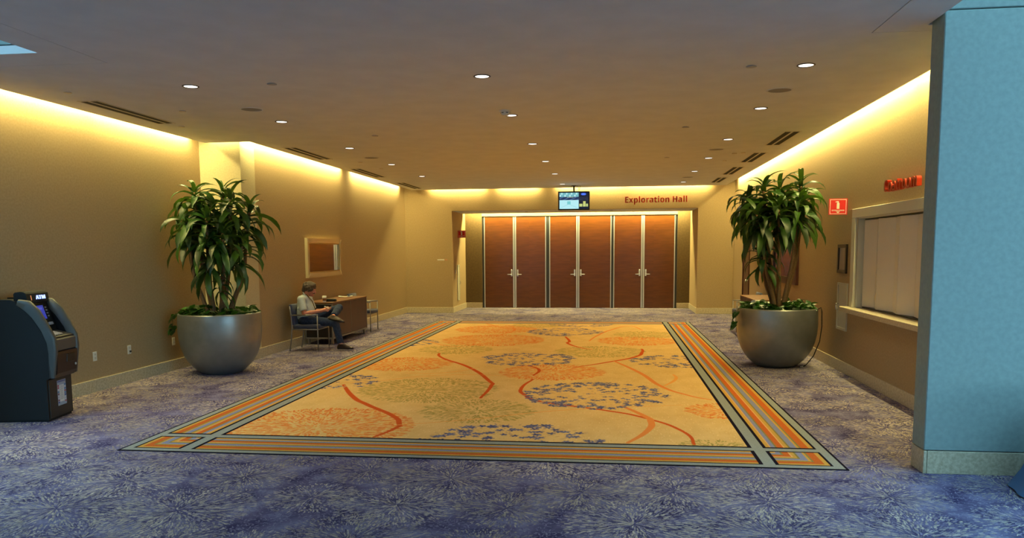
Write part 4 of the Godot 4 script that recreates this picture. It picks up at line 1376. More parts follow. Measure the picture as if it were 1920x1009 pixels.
# a strap leaf along +x that rises at e0 and bends to e1 (radians)
func strap_leaf(length: float, width: float, e0: float, e1: float, twist: float, wave: float) -> ArrayMesh:
	var st := start(true)
	var n := 9
	var p := Vector3.ZERO
	var rows := []
	for k in n + 1:
		var t := float(k) / n
		var e := lerpf(e0, e1, pow(t, 1.25))
		var dir := Vector3(cos(e), sin(e), 0)
		if k > 0:
			p += dir * length / n
		var w := width * (0.30 + 0.70 * pow(sin(PI * minf(t * 0.93 + 0.12, 1.0)), 0.75)) * (1.0 if t < 0.8 else (1.0 - t) / 0.2 * 0.94 + 0.06)
		var up := Vector3(-sin(e), cos(e), 0)
		var side := Vector3(0, 0, 1).rotated(dir, twist * t)
		up = up.rotated(dir, twist * t)
		var fold := up * w * (0.22 - 0.12 * t)
		var ripple := up * wave * sin(t * 17.0) * w
		rows.append([p - side * w / 2 + fold + ripple, p, p + side * w / 2 + fold - ripple, up])
	for k in n:
		for s in 2:
			var a: Vector3 = rows[k][s]
			var b: Vector3 = rows[k][s + 1]
			var c: Vector3 = rows[k + 1][s + 1]
			var d: Vector3 = rows[k + 1][s]
			var up: Vector3 = rows[k][3]
			tri(st, a, b, c, up)
			if k < n - 1 or (d - c).length() > 0.001:
				tri(st, a, c, d, up)
	return done(st)

func heart_leaf(s: float, cup: float) -> ArrayMesh:
	var st := start(true)
	var edge := [Vector2(0, 0), Vector2(-0.10, 0.28), Vector2(0.10, 0.46), Vector2(0.42, 0.44), Vector2(0.72, 0.26), Vector2(1.0, 0.0)]
	var mid := [Vector3(0, 0, 0), Vector3(0.42, 0.0, 0), Vector3(1.0, -0.16, 0)]
	for e in [-1.0, 1.0]:
		var q := []
		for v in edge:
			q.append(Vector3(v.x, absf(v.y) * cup - 0.16 * v.x * v.x, v.y * e) * s)
		for k in edge.size() - 1:
			tri(st, mid[1] * s, q[k], q[k + 1], Vector3.UP)
	return done(st)

var strap_sets := []
var heart_set := []

func make_dracaena(label: String, base: Vector3, heads: Array, seed_: int, wall_lo: float, wall_hi: float) -> void:
	var r := RandomNumberGenerator.new()
	r.seed = seed_
	if strap_sets.is_empty():
		# four ages of leaf, a few shapes of each: upright young to hanging old
		var ages := [[0.38, 0.070, 1.2, -0.3], [0.50, 0.088, 0.75, -1.45], [0.55, 0.095, 0.30, -1.65], [0.52, 0.092, -0.35, -1.70]]
		for a in ages:
			var set_ := []
			for k in 4:
				set_.append(strap_leaf(a[0] * r.randf_range(0.9, 1.12), a[1] * r.randf_range(0.85, 1.15), a[2] + r.randf_range(-0.12, 0.12), a[3] + r.randf_range(-0.2, 0.25), r.randf_range(-0.7, 0.7), r.randf_range(0.02, 0.07)))
			strap_sets.append(set_)
	var t := thing("dracaena", label, "plant", base)
	for h in heads:
		var top: Vector3 = h[0] - base
		var count: int = h[1]
		var size: float = h[2]
		var root := Vector3(h[3], 0.0, h[4])
		var mid := root.lerp(top, 0.5) + Vector3(h[3] * 0.5, 0.05, h[4] * 0.4)
		var cu := Curve3D.new()
		cu.bake_interval = 0.03
		cu.add_point(root, Vector3.ZERO, Vector3(h[3] * 0.3, 0.25, h[4] * 0.3))
		cu.add_point(mid, Vector3(0, -0.18, 0), Vector3(0, 0.18, 0))
		cu.add_point(top, (mid - top) * 0.3 + Vector3(0, -0.08, 0), Vector3.ZERO)
		var pts := []
		var rad := []
		for k in 15:
			pts.append(cu.sample_baked(cu.get_baked_length() * k / 14.0))
			rad.append((0.030 if size > 0.8 else 0.018) * (1.06 - 0.45 * k / 14.0) * (1.0 + 0.06 * (k % 2)))
		part("cane", tube(pts, rad, 8), M.cane, t)
		for k in count:
			var age := float(k) / count
			var group := clampi(int(pow(age, 0.75) * 4.2 + r.randf_range(-0.4, 0.4)), 0, 3)
			var az := k * 2.39996 + r.randf_range(-0.35, 0.35)
			for attempt in 5:
				var leaf: ArrayMesh = strap_sets[group][r.randi() % 4]
				var s := size * r.randf_range(0.82, 1.15)
				var up_tilt := Basis(Vector3.UP, az) * Basis(Vector3.BACK, r.randf_range(-0.12, 0.16)) * Basis(Vector3.RIGHT, r.randf_range(-0.3, 0.3))
				var at: Vector3 = cu.sample_baked(cu.get_baked_length() - age * 0.42 * size) + Vector3(0, 0.02, 0)
				var box := Transform3D(up_tilt.scaled(Vector3.ONE * s), at + base) * leaf.get_aabb()
				if box.position.x > wall_lo and box.end.x < wall_hi and box.position.z > JOG + 0.03 - (20.0 if base.x > 0 else 0.0):
					part("leaf", leaf, M.leaves[(k + r.randi()) % 4], t, at, up_tilt.scaled(Vector3.ONE * s))
					break
				az += 1.1

func make_planter(label: String, at: Vector3) -> void:
	var t := thing("planter", label, "planter", at)
	part("bowl", lathe([Vector2(0, 0.0), Vector2(0.24, 0.0), Vector2(0.27, 0.006), Vector2(0.33, 0.045), Vector2(0.40, 0.11), Vector2(0.46, 0.185), Vector2(0.51, 0.275), Vector2(0.548, 0.38), Vector2(0.572, 0.50), Vector2(0.582, 0.62), Vector2(0.582, 0.74), Vector2(0.576, 0.86), Vector2(0.572, 0.876), Vector2(0.562, 0.882), Vector2(0.548, 0.880), Vector2(0.540, 0.870), Vector2(0.535, 0.80), Vector2(0.5, 0.76), Vector2(0, 0.76)], 64), M.pot, t)
	part("soil", lathe([Vector2(0.53, 0.815), Vector2(0.50, 0.825), Vector2(0.3, 0.84), Vector2(0, 0.845)], 40), M.soil, t)

func make_ground_cover(label: String, at: Vector3, seed_: int, count: int) -> void:
	var r := RandomNumberGenerator.new()
	r.seed = seed_
	if heart_set.is_empty():
		for k in 4:
			heart_set.append(heart_leaf(r.randf_range(0.085, 0.11), r.randf_range(0.1, 0.4)))
	var t := thing("ivy_underplanting", label, "plant", at)
	for k in 14:
		var a := r.randf() * TAU
		var d := Vector3(cos(a), 0, sin(a))
		part("vine", tube([d * 0.15 + Vector3(0, 0.0, 0), d * 0.30 + Vector3(0, 0.05, 0), d * 0.45 + Vector3(0, 0.06, 0), d * 0.53 + Vector3(0, 0.03, 0)], 0.004, 5), M.vine, t)
	for k in count:
		var a := r.randf() * TAU
		var rad := 0.50 * sqrt(r.randf_range(0.08, 1.0))
		var lump := 0.5 + 0.5 * sin(a * 3.0 + seed_) * cos(a * 2.0)
		var p := Vector3(cos(a) * rad, 0.02 + r.randf() * (0.05 + 0.10 * lump), sin(a) * rad)
		part("leaf", heart_set[r.randi() % 4], M.ivy[r.randi() % 3], t, p, Basis(Vector3.UP, -a + r.randf_range(-0.9, 0.9)) * Basis(Vector3.BACK, r.randf_range(-0.55, 0.65)) * Basis(Vector3.RIGHT, r.randf_range(-0.6, 0.6)))
	# a trailing sprig over the rim
	var sprig := [Vector3(-0.50, 0.05, 0.16), Vector3(-0.585, 0.045, 0.18), Vector3(-0.625, -0.03, 0.19), Vector3(-0.63, -0.13, 0.19), Vector3(-0.64, -0.20, 0.19)]
	part("vine", tube(sprig, 0.004, 5), M.vine, t)
	for k in 9:
		var p: Vector3 = sprig[1 + k % 4].lerp(sprig[mini(2 + k % 4, 4)], r.randf())
		part("leaf", heart_set[k % 4], M.ivy[k % 3], t, p, Basis(Vector3.UP, r.randf() * 0.8 + PI - 0.4 + (k % 3 - 1)) * Basis(Vector3.BACK, -0.7))

func build_plants() -> void:
	var L := Vector3(-5.66, 0, -10.78)
	make_planter("large silver bowl planter against the left wall return", L)
	make_dracaena("tall bushy corn plant in the left planter beside the cash machine wall", L + Vector3(0, 0.845, 0), [
		[Vector3(-6.02, 2.52, -10.85), 29, 1.0, -0.12, -0.05], [Vector3(-5.86, 2.60, -10.60), 28, 0.95, -0.05, 0.10], [Vector3(-5.62, 2.62, -10.95), 29, 1.0, -0.02, -0.10], [Vector3(-5.38, 2.50, -10.70), 29, 1.0, 0.08, 0.02],
		[Vector3(-5.22, 2.36, -10.95), 27, 0.95, 0.13, -0.08], [Vector3(-5.90, 2.22, -10.42), 28, 0.95, -0.10, 0.14], [Vector3(-5.58, 2.22, -10.38), 29, 0.95, 0.0, 0.16], [Vector3(-5.36, 2.02, -10.40), 27, 0.9, 0.09, 0.12],
		[Vector3(-5.22, 1.86, -10.66), 28, 0.9, 0.16, 0.03], [Vector3(-5.55, 1.80, -10.36), 24, 0.85, 0.03, 0.2], [Vector3(-5.45, 1.36, -10.42), 12, 0.55, 0.10, 0.18]], 101, WL1 + 0.02, 99.0)
	make_ground_cover("low green ivy filling the left planter", L + Vector3(0, 0.83, 0), 5, 250)
	var R := Vector3(2.46, 0, -12.12)
	make_planter("large silver bowl planter by the right wall near the coatroom hatch", R)
	make_dracaena("tall corn plant with forked canes in the right planter", R + Vector3(0, 0.845, 0), [
		[Vector3(2.00, 2.52, -12.20), 34, 1.0, -0.06, 0.0], [Vector3(2.20, 2.66, -12.05), 29, 1.0, -0.04, 0.06], [Vector3(2.48, 2.66, -12.25), 28, 1.0, 0.02, -0.06], [Vector3(2.74, 2.72, -12.05), 28, 0.95, 0.08, 0.02],
		[Vector3(2.06, 2.30, -11.80), 29, 0.95, -0.05, 0.09], [Vector3(2.36, 2.36, -11.72), 29, 0.95, 0.0, 0.10], [Vector3(2.66, 2.44, -11.78), 29, 0.95, 0.06, 0.08], [Vector3(2.84, 2.48, -12.25), 27, 0.85, 0.10, -0.04],
		[Vector3(2.17, 1.74, -11.95), 27, 0.75, -0.08, 0.05]], 202, -99.0, WR - 0.02)
	make_ground_cover("low green ivy filling the right planter", R + Vector3(0, 0.83, 0), 8, 230)
	var c := thing("water_hose", "thin dark hose hanging down beside the right planter", "hose", R)
	part("hose", tube([Vector3(0.50, 0.85, 0.18), Vector3(0.575, 0.895, 0.22), Vector3(0.588, 0.84, 0.225), Vector3(0.596, 0.62, 0.22), Vector3(0.575, 0.40, 0.21), Vector3(0.50, 0.18, 0.19), Vector3(0.41, 0.05, 0.17), Vector3(0.36, 0.009, 0.15)], 0.008, 6), M.black_matte, c)
	part("hose_end", tube([Vector3(0.37, 0.013, 0.155), Vector3(0.33, 0.010, 0.135)], 0.0095, 8), M.steel, c)

# ---------------------------------------------------------------- right wall, far wall, atrium

func extinguisher_flag(label: String, at: Vector3, width: float, h: float) -> void:
	# a sign standing out from the wall, read from along the corridor; local z towards the reader
	var t := thing("extinguisher_sign", label, "sign", at, 0.0, "")
	part("plate", boxm(Vector3(width, h, 0.006), 0.0015), M.red, t)
	part("wall_flange", boxm(Vector3(0.006, h * 0.9, 0.05), 0.001), M.red, t, Vector3((width / 2 - 0.003) * (1.0 if at.x > 0 else -1.0), 0, -0.026))
	var z := 0.004
	var b := 0.006
	var iw := width - 0.03
	var ih := h - 0.03
	for s in [-1.0, 1.0]:
		part("border_line", boxm(Vector3(iw, b, 0.002)), M.sign_white, t, Vector3(0, s * ih / 2, z))
		part("border_line", boxm(Vector3(b, ih - b, 0.002)), M.sign_white, t, Vector3(s * (iw - b) / 2, 0, z))
	# the picture of an extinguisher
	var body := PackedVector2Array([Vector2(-0.018, -0.03), Vector2(0.018, -0.03), Vector2(0.018, 0.045), Vector2(0.010, 0.058), Vector2(-0.010, 0.058), Vector2(-0.018, 0.045)])
	part("extinguisher_mark", prism(body, z - 0.001, z + 0.001), M.sign_white, t)
	part("nozzle_mark", prism(PackedVector2Array([Vector2(-0.008, 0.060), Vector2(0.008, 0.060), Vector2(0.008, 0.072), Vector2(-0.004, 0.078), Vector2(-0.036, 0.070), Vector2(-0.036, 0.062)]), z - 0.001, z + 0.001), M.sign_white, t)
	lettering(t, "EXTINGUISHER", 0.018, 0.002, M.sign_white, Vector3(0, -0.052, z), Basis.IDENTITY, true, 0.95, true)
	part("arrow_mark", prism(PackedVector2Array([Vector2(-0.028, -0.068), Vector2(0.028, -0.068), Vector2(0, -0.088)]), z - 0.001, z + 0.001), M.sign_white, t)

func build_right_wall_things() -> void:
	extinguisher_flag("red extinguisher sign standing out from the wall by the coatroom hatch", Vector3(WR - 0.125, 2.335, -11.62), 0.25, 0.225)
	# coatroom lettering
	var c := thing("coatroom_sign", "raised orange letters reading Coatroom above the hatch", "sign", Vector3(WR - 0.045, 2.475, -9.94), 0.0)
	lettering(c, "Coatroom", 0.135, 0.05, M.letter, Vector3.ZERO, FACE_L, true, 1.16)
	# picture frame
	var f := thing("picture_frame", "small dark framed notice between the extinguisher sign and the hatch", "picture", Vector3(WR, 1.605, -11.715))
	for b in frame_bars(-0.21, -0.205, 0.21, 0.205, 0.05, 0.028, 0.006):
		part("frame_bar", b, M.frame_dark, f, Vector3.ZERO, FACE_L)
	part("sheet", boxm(Vector3(0.006, 0.32, 0.33)), M.notice, f, Vector3(-0.008, 0, 0))
	# extinguisher cabinet door
	var e := thing("extinguisher_cabinet", "narrow pale extinguisher cabinet door set in the right wall below the notice", "cabinet", Vector3(WR, 0.93, -11.655))
	for b in frame_bars(-0.235, -0.335, 0.235, 0.335, 0.035, 0.022, 0.004):
		part("frame_bar", b, M.cabinet_paint, e, Vector3.ZERO, FACE_L)
	var d := part("door", boxm(Vector3(0.012, 0.596, 0.396), 0.002), M.cabinet_paint, e, Vector3(-0.008, 0, 0))
	part("handle", tube([Vector3(-0.006, 0.03, -0.175), Vector3(-0.04, 0.03, -0.175), Vector3(-0.04, -0.05, -0.175), Vector3(-0.006, -0.05, -0.175)], 0.007, 8), M.chrome, d)
	# hatch: frame, sill, folding panels
	var z0 := -11.28
	var z1 := -8.3
	var h := setting("trim_2", "white painted frame of the coatroom hatch with a stone sill")
	part("jamb", block(Vector3(WR - 0.03, 0.955, z0), Vector3(WR + 0.02, 2.16, z0 + 0.16), 0.004), M.hatch_paint, h)
	part("jamb", block(Vector3(WR - 0.03, 0.955, z1 - 0.16), Vector3(WR + 0.02, 2.16, z1), 0.004), M.hatch_paint, h)
	part("head", block(Vector3(WR - 0.03, 2.16, z0), Vector3(WR + 0.02, 2.28, z1), 0.004), M.hatch_paint, h)
	part("reveal", block(Vector3(WR + 0.005, 0.955, -11.12), Vector3(WR + 0.30, 2.16, -11.10)), M.hatch_paint, h)
	part("reveal", block(Vector3(WR + 0.005, 2.145, -11.10), Vector3(WR + 0.30, 2.16, -8.45)), M.hatch_paint, h)
	part("sill", block(Vector3(WR - 0.13, 0.885, z0 - 0.10), Vector3(WR + 0.30, 0.953, z1 + 0.05), 0.006), M.stone, h)
	part("backing", block(Vector3(WR + 0.29, 0.7, -11.3), Vector3(WR + 0.33, 2.4, -8.2)), M.black_matte, h)
	var s := thing("folding_shutter", "closed folding shutter of tall cream panels in the coatroom hatch", "shutter", Vector3(WR + 0.10, 0.955, -11.09))
	var at := Vector3(-0.01, 0, 0)
	var k := 0
	var lens := [0.30, 0.27, 0.40, 0.34, 0.36, 0.36, 0.36, 0.35]
	while k < lens.size() and at.z < 2.60:
		var next := at + Vector3(0.07 if k % 2 == 0 else -0.07, 0, lens[k])
		next.z = minf(next.z, 2.63)
		var mid := (at + next) / 2.0
		var dir := (next - at)
		part("panel", boxm(Vector3(0.018, 1.155, dir.length() - 0.006), 0.002), M.shutter, s, mid + Vector3(0, 0.595, 0), Basis(Vector3.UP, atan2(dir.x, dir.z)))
		part("hinge_strip", boxm(Vector3(0.012, 1.15, 0.006)), M.shutter_dark, s, next + Vector3(0.002, 0.595, 0))
		at = next
		k += 1
	part("head_track", boxm(Vector3(0.05, 0.014, 2.62)), M.black, s, Vector3(0.01, 1.182, 1.32))
	part("floor_track", boxm(Vector3(0.05, 0.012, 2.62)), M.black, s, Vector3(0.01, 0.008, 1.32))
	# dark framed mirror behind the right planter
	var m := thing("dark_mirror", "mirror in a dark walnut frame on the right wall behind the planter", "mirror", Vector3(WR, 1.49, -15.45))
	for b in frame_bars(-1.06, -0.38, 1.06, 0.38, 0.13, 0.05, 0.012):
		part("frame_bar", b, M.walnut, m, Vector3.ZERO, FACE_L)
	part("mirror_glass", boxm(Vector3(0.006, 0.5, 1.86)), M.mirror, m, Vector3(-0.02, 0, 0))
	part("back_board", boxm(Vector3(0.014, 0.74, 2.1)), M.black_matte, m, Vector3(-0.008, 0, 0))
	# a dark wooden door further on
	var g := setting("door_7", "dark walnut door in the right wall near the far corner")
	part("leaf", block(Vector3(WR - 0.012, 0.01, -20.18), Vector3(WR + 0.02, 2.10, -19.42), 0.003), M.walnut, g)
	part("jamb", block(Vector3(WR - 0.03, 0.0, -20.25), Vector3(WR + 0.02, 2.17, -20.185), 0.003), M.walnut, g)
	part("jamb", block(Vector3(WR - 0.03, 0.0, -19.415), Vector3(WR + 0.02, 2.17, -19.35), 0.003), M.walnut, g)
	part("head", block(Vector3(WR - 0.03, 2.105, -20.185), Vector3(WR + 0.02, 2.17, -19.415), 0.003), M.walnut, g)
	part("door_knob", lathe([Vector2(0, 0), Vector2(0.012, 0), Vector2(0.012, 0.03), Vector2(0.028, 0.045), Vector2(0.024, 0.06), Vector2(0, 0.064)], 16), M.steel, g, Vector3(WR - 0.012, 1.0, -19.5), Basis(Vector3.BACK, PI / 2))

func tv_image() -> ImageTexture:
	# two pictures side by side: a bright hall above a white plan, and a dark column with a blue mark and yellow bars
	pw = 160; ph = 92
	px.resize(pw * ph * 3)
	var r := RandomNumberGenerator.new()
	r.seed = 3
	for y in ph:
		for x in pw:
			var c := Color(0.10, 0.13, 0.20)
			if x < 107:
				if y < 24:
					c = Color(0.45, 0.72, 0.75) if (x / 9 + y / 12) % 3 != 1 else Color(0.72, 0.90, 0.90)
				elif y < 42:
					c = Color(0.16, 0.22, 0.36) if (x + y * 2) % 37 < 26 else Color(0.30, 0.42, 0.58)
					if y < 28 and x > 40 and x < 78:
						c = Color(0.55, 0.60, 0.55)
				else:
					c = Color(0.72, 0.93, 0.96)
					if absf(x - 52.0) < 10.0 and y > 48 and y < 66:
						c = Color(0.48, 0.80, 0.82)
					if absf(absf(x - 52.0) * 0.45 - (y - 64.0)) < 0.9 and y > 62:
						c = Color(0.55, 0.82, 0.86)
			else:
				var e := Vector2((x - 133.0) / 15.0, (y - 9.0) / 7.0).length()
				if e < 1.0:
					c = Color(0.25, 0.42, 0.95).lerp(Color(0.40, 0.58, 1.0), 1.0 - e)
				elif y > 62 and y < 79 and x > 109 and x < 158 and not (x > 126 and x < 130) and not (x > 145 and x < 148):
					c = Color(0.78, 0.82, 0.50)
				elif y > 48 and y <= 62 and x > 130 and x < 145:
					c = Color(0.80, 0.82, 0.46)
				elif y > 24 and y < 44 and r.randf() < 0.12:
					c = Color(0.42, 0.46, 0.56)
			put(x, y, int(c.r * 255), int(c.g * 255), int(c.b * 255))
	return canvas_texture()

func build_far_wall_things() -> void:
	var e := thing("hall_sign", "raised orange letters reading Exploration Hall over the doors", "sign", Vector3(0.33, 3.105, WF + 0.05))
	lettering(e, "Exploration Hall", 0.158, 0.04, M.letter, Vector3.ZERO, Basis.IDENTITY, true, 0.985)
	extinguisher_flag("small red extinguisher sign in the door alcove", Vector3(AL + 0.115, 2.24, -22.75), 0.23, 0.21)
	var c := thing("alcove_cabinet", "narrow pale extinguisher cabinet door in the side of the door alcove", "cabinet", Vector3(AL, 0.83, -22.72))
	for b in frame_bars(-0.16, -0.52, 0.16, 0.52, 0.03, 0.022, 0.004):
		part("frame_bar", b, M.cabinet_paint, c, Vector3.ZERO, FACE_R)
	var d := part("door", boxm(Vector3(0.012, 0.976, 0.256), 0.002), M.cabinet_paint, c, Vector3(0.008, 0, 0))
	part("handle", tube([Vector3(0.006, 0.03, -0.10), Vector3(0.04, 0.03, -0.10), Vector3(0.04, -0.05, -0.10), Vector3(0.006, -0.05, -0.10)], 0.007, 8), M.chrome, d)
	var s := thing("light_switch", "small pale wall switch beside the alcove cabinet", "switch", Vector3(AL, 1.15, -22.33))
	part("plate", boxm(Vector3(0.008, 0.115, 0.07), 0.002), M.white, s, Vector3(0.004, 0, 0))
	part("rocker", boxm(Vector3(0.008, 0.06, 0.032), 0.002), M.white_matte, s, Vector3(0.010, 0, 0), Basis(Vector3.BACK, 0.08))
	var p := thing("room_plate", "thin pale room plate on the tan wall left of the alcove", "sign", Vector3(-4.75, 1.505, WF))
	part("plate", boxm(Vector3(0.20, 0.036, 0.006), 0.001), M.white, p, Vector3(-0.05, 0, 0.004))
	part("end_plate", boxm(Vector3(0.07, 0.036, 0.006), 0.001), M.plate_pink, p, Vector3(0.10, 0.0, 0.004))
	# the hanging monitor
	var tv := thing("hanging_monitor", "black framed monitor showing pictures hung from the ceiling before the doors", "monitor", Vector3(-1.0, 3.05, -21.0), 0.03)
	part("housing", boxm(Vector3(0.80, 0.46, 0.06), 0.008), M.black, tv, Vector3(0, 0, -0.032))
	for b in frame_bars(-0.415, -0.245, 0.415, 0.245, 0.035, 0.03, 0.006):
		part("bezel_bar", b, M.black, tv, Vector3(0, 0, -0.012))
	var q := QuadMesh.new()
	q.size = Vector2(0.76, 0.43)
	part("screen", q, M.tv_screen, tv, Vector3(0, 0, 0.004))
	part("mast", tube([Vector3(0, 0.10, -0.10), Vector3(0, 0.40, -0.10)], 0.022, 12), M.black, tv)
	part("bracket", boxm(Vector3(0.24, 0.22, 0.045), 0.004), M.black, tv, Vector3(0, 0, -0.084))
	part("ceiling_plate", disc(0.075, 0.012, 24, 0.003), M.black, tv, Vector3(0, 0.388, -0.10))
	part("cable", tube([Vector3(0.10, 0.398, -0.10), Vector3(0.13, 0.31, -0.10), Vector3(0.11, 0.24, -0.09), Vector3(0.10, 0.16, -0.07)], 0.006, 6), M.black, tv)
	part("cable", tube([Vector3(0.16, 0.398, -0.10), Vector3(0.155, 0.32, -0.10), Vector3(0.13, 0.22, -0.09), Vector3(0.11, 0.14, -0.07)], 0.006, 6), M.black, tv)
	var l := AreaLight3D.new()
	l.name = "screen_light"
	l.area_size = Vector2(0.76, 0.43)
	l.position = Vector3(0, 0, 0.03)
	l.rotation.y = PI
	l.light_color = Color(0.7, 0.9, 1.0)
	l.light_energy = 0.08
	l.area_range = 40.0
	l.area_attenuation = 2.0
	l.shadow_enabled = true
	tv.add_child(l)

func build_atrium_things() -> void:
	# the corner of a cloth-covered table at the edge of the picture
	var t := thing("draped_table", "small table under a blue floor-length cloth by the pale wall end", "table", Vector3(3.33, 0, -5.84))
	var st := start(true)
	var n := 64
	var prof := [Vector2(0.42, 0.742), Vector2(0.435, 0.735), Vector2(0.445, 0.70), Vector2(0.47, 0.5), Vector2(0.53, 0.30), Vector2(0.62, 0.14), Vector2(0.72, 0.03), Vector2(0.74, 0.012)]
	var rows := []
	for k in prof.size():
		var ring := []
		for i in n:
			var a := TAU * i / n
			var fold := 1.0 + 0.035 * sin(a * 9.0) * clampf(k - 2.0, 0.0, 3.0) / 3.0
			ring.append(Vector3(cos(a) * prof[k].x * 0.62 * fold, prof[k].y, sin(a) * prof[k].x * 0.62 * fold))
		rows.append(ring)
	for k in prof.size() - 1:
		for i in n:
			var j := (i + 1) % n
			quad(st, rows[k][i], rows[k][j], rows[k + 1][j], rows[k + 1][i], rows[k][i] * Vector3(1, 0.2, 1))
	for i in n:
		tri(st, Vector3(0, 0.744, 0), rows[0][i], rows[0][(i + 1) % n], Vector3.UP)
	part("cloth", done(st), M.cloth_blue, t)
	part("table_top", disc(0.25, 0.03, 48, 0.004), M.oak_top, t, Vector3(0, 0.70, 0))
	part("pedestal", disc(0.05, 0.68, 20), M.steel, t, Vector3(0, 0.02, 0))
	part("foot", disc(0.2, 0.02, 32, 0.004), M.steel, t)

# ---------------------------------------------------------------- the seated man

# a distance field on a grid, meshed as surface nets
class Field:
	var o: Vector3
	var c: float
	var nx: int
	var ny: int
	var nz: int
	var d := PackedFloat32Array()

	func _init(lo: Vector3, hi: Vector3, cell: float) -> void:
		o = lo
		c = cell
		nx = int(ceil((hi.x - lo.x) / c)) + 2
		ny = int(ceil((hi.y - lo.y) / c)) + 2
		nz = int(ceil((hi.z - lo.z) / c)) + 2
		d.resize(nx * ny * nz)
		d.fill(1.0)

	func span(lo: Vector3, hi: Vector3) -> Array:
		var a := ((lo - o) / c).floor()
		var b := ((hi - o) / c).ceil()
		return [maxi(0, int(a.x)), maxi(0, int(a.y)), maxi(0, int(a.z)), mini(nx - 1, int(b.x)), mini(ny - 1, int(b.y)), mini(nz - 1, int(b.z))]

	# tapered capsule, joined with a smooth minimum of width k; flat squashes it along one direction
	func bone(a: Vector3, b: Vector3, ra: float, rb: float, k := 0.03, flat := Vector3.ZERO, much := 1.0) -> void:
		var m := maxf(ra, rb) + k + 2.0 * c
		var s := span(a.min(b) - Vector3.ONE * m, a.max(b) + Vector3.ONE * m)
		var ab := b - a
		var l2 := maxf(ab.length_squared(), 1e-9)
		for z in range(s[2], s[5] + 1):
			for y in range(s[1], s[4] + 1):
				var i: int = (z * ny + y) * nx + s[0]
				for x in range(s[0], s[3] + 1):
					var p := o + Vector3(x, y, z) * c - a
					var t := clampf(p.dot(ab) / l2, 0.0, 1.0)
					var q := p - ab * t
					if much != 1.0:
						q += flat * (q.dot(flat) * (1.0 / much - 1.0))
					var v := q.length() - lerpf(ra, rb, t)
					var w := d[i]
					var h := maxf(k - absf(v - w), 0.0) / k
					d[i] = minf(v, w) - h * h * k * 0.25
					i += 1

	func ball(p: Vector3, r: Vector3, k := 0.02, turn := Basis.IDENTITY) -> void:
		var big := maxf(r.x, maxf(r.y, r.z))
		var small := minf(r.x, minf(r.y, r.z))
		var m := big + k + 2.0 * c
		var s := span(p - Vector3.ONE * m, p + Vector3.ONE * m)
		var inv := turn.inverse()
		for z in range(s[2], s[5] + 1):
			for y in range(s[1], s[4] + 1):
				var i: int = (z * ny + y) * nx + s[0]
				for x in range(s[0], s[3] + 1):
					var q := inv * (o + Vector3(x, y, z) * c - p)
					var e := (q / r).length()
					var v := (e - 1.0) * small if e > 1.0 else (e - 1.0) * small
					var w := d[i]
					var h := maxf(k - absf(v - w), 0.0) / k
					d[i] = minf(v, w) - h * h * k * 0.25
					i += 1

	# keep only the side of the plane that its normal points away from, inside a box
	func cut(p: Vector3, n: Vector3, lo := Vector3(-9, -9, -9), hi := Vector3(9, 9, 9)) -> void:
		var s := span(lo, hi)
		for z in range(s[2], s[5] + 1):
			for y in range(s[1], s[4] + 1):
				var i: int = (z * ny + y) * nx + s[0]
				for x in range(s[0], s[3] + 1):
					d[i] = maxf(d[i], (o + Vector3(x, y, z) * c - p).dot(n))
					i += 1

	func carve(p: Vector3, r: Vector3) -> void:
		var m := maxf(r.x, maxf(r.y, r.z)) + 2.0 * c
		var s := span(p - Vector3.ONE * m, p + Vector3.ONE * m)
		for z in range(s[2], s[5] + 1):
			for y in range(s[1], s[4] + 1):
				var i: int = (z * ny + y) * nx + s[0]
				for x in range(s[0], s[3] + 1):
					var e := ((o + Vector3(x, y, z) * c - p) / r).length()
					d[i] = maxf(d[i], (1.0 - e) * minf(r.x, minf(r.y, r.z)))
					i += 1

	func mesh(st: SurfaceTool) -> void:
		var at := PackedInt32Array()
		at.resize(nx * ny * nz)
		at.fill(-1)
		var verts := PackedVector3Array()
		var step := [0, 1, nx, nx + 1, nx * ny, nx * ny + 1, nx * ny + nx, nx * ny + nx + 1]
		var edges := [[0, 1], [2, 3], [4, 5], [6, 7], [0, 2], [1, 3], [4, 6], [5, 7], [0, 4], [1, 5], [2, 6], [3, 7]]
		for z in nz - 1:
			for y in ny - 1:
				for x in nx - 1:
					var i := (z * ny + y) * nx + x
					var first := d[i] < 0.0
					var mixed := false
					for s in range(1, 8):
						if (d[i + step[s]] < 0.0) != first:
							mixed = true
							break
					if not mixed:
						continue
					var sum := Vector3.ZERO
					var n := 0
					for e in edges:
						var va := d[i + step[e[0]]]
						var vb := d[i + step[e[1]]]
						if (va < 0.0) != (vb < 0.0):
							var t := va / (va - vb)
							var A := Vector3(e[0] & 1, (e[0] >> 1) & 1, e[0] >> 2)
							var B := Vector3(e[1] & 1, (e[1] >> 1) & 1, e[1] >> 2)
							sum += A.lerp(B, t)
							n += 1
					at[i] = verts.size()
					verts.append(o + (Vector3(x, y, z) + sum / n) * c)
		var sx := 1
		var sy := nx
		var sz := nx * ny
		for z in range(1, nz - 1):
			for y in range(1, ny - 1):
				for x in range(1, nx - 1):
					var i := (z * ny + y) * nx + x
					var inside := d[i] < 0.0
					for ax in 3:
						var along: int = [sx, sy, sz][ax]
						if (d[i + along] < 0.0) == inside:
							continue
						var u: int = [sy, sz, sx][ax]
						var v: int = [sz, sx, sy][ax]
						var q := [at[i], at[i - u], at[i - u - v], at[i - v]]
						if q[0] < 0 or q[1] < 0 or q[2] < 0 or q[3] < 0:
							continue
						var order := [0, 1, 2, 0, 2, 3] if not inside else [0, 2, 1, 0, 3, 2]
						for k in order:
							st.add_vertex(verts[q[k]])

func net(fields: Array) -> ArrayMesh:
	var st := start(true)
	for f in fields:
		f.mesh(st)
	st.index()
	st.generate_normals()
	return st.commit()

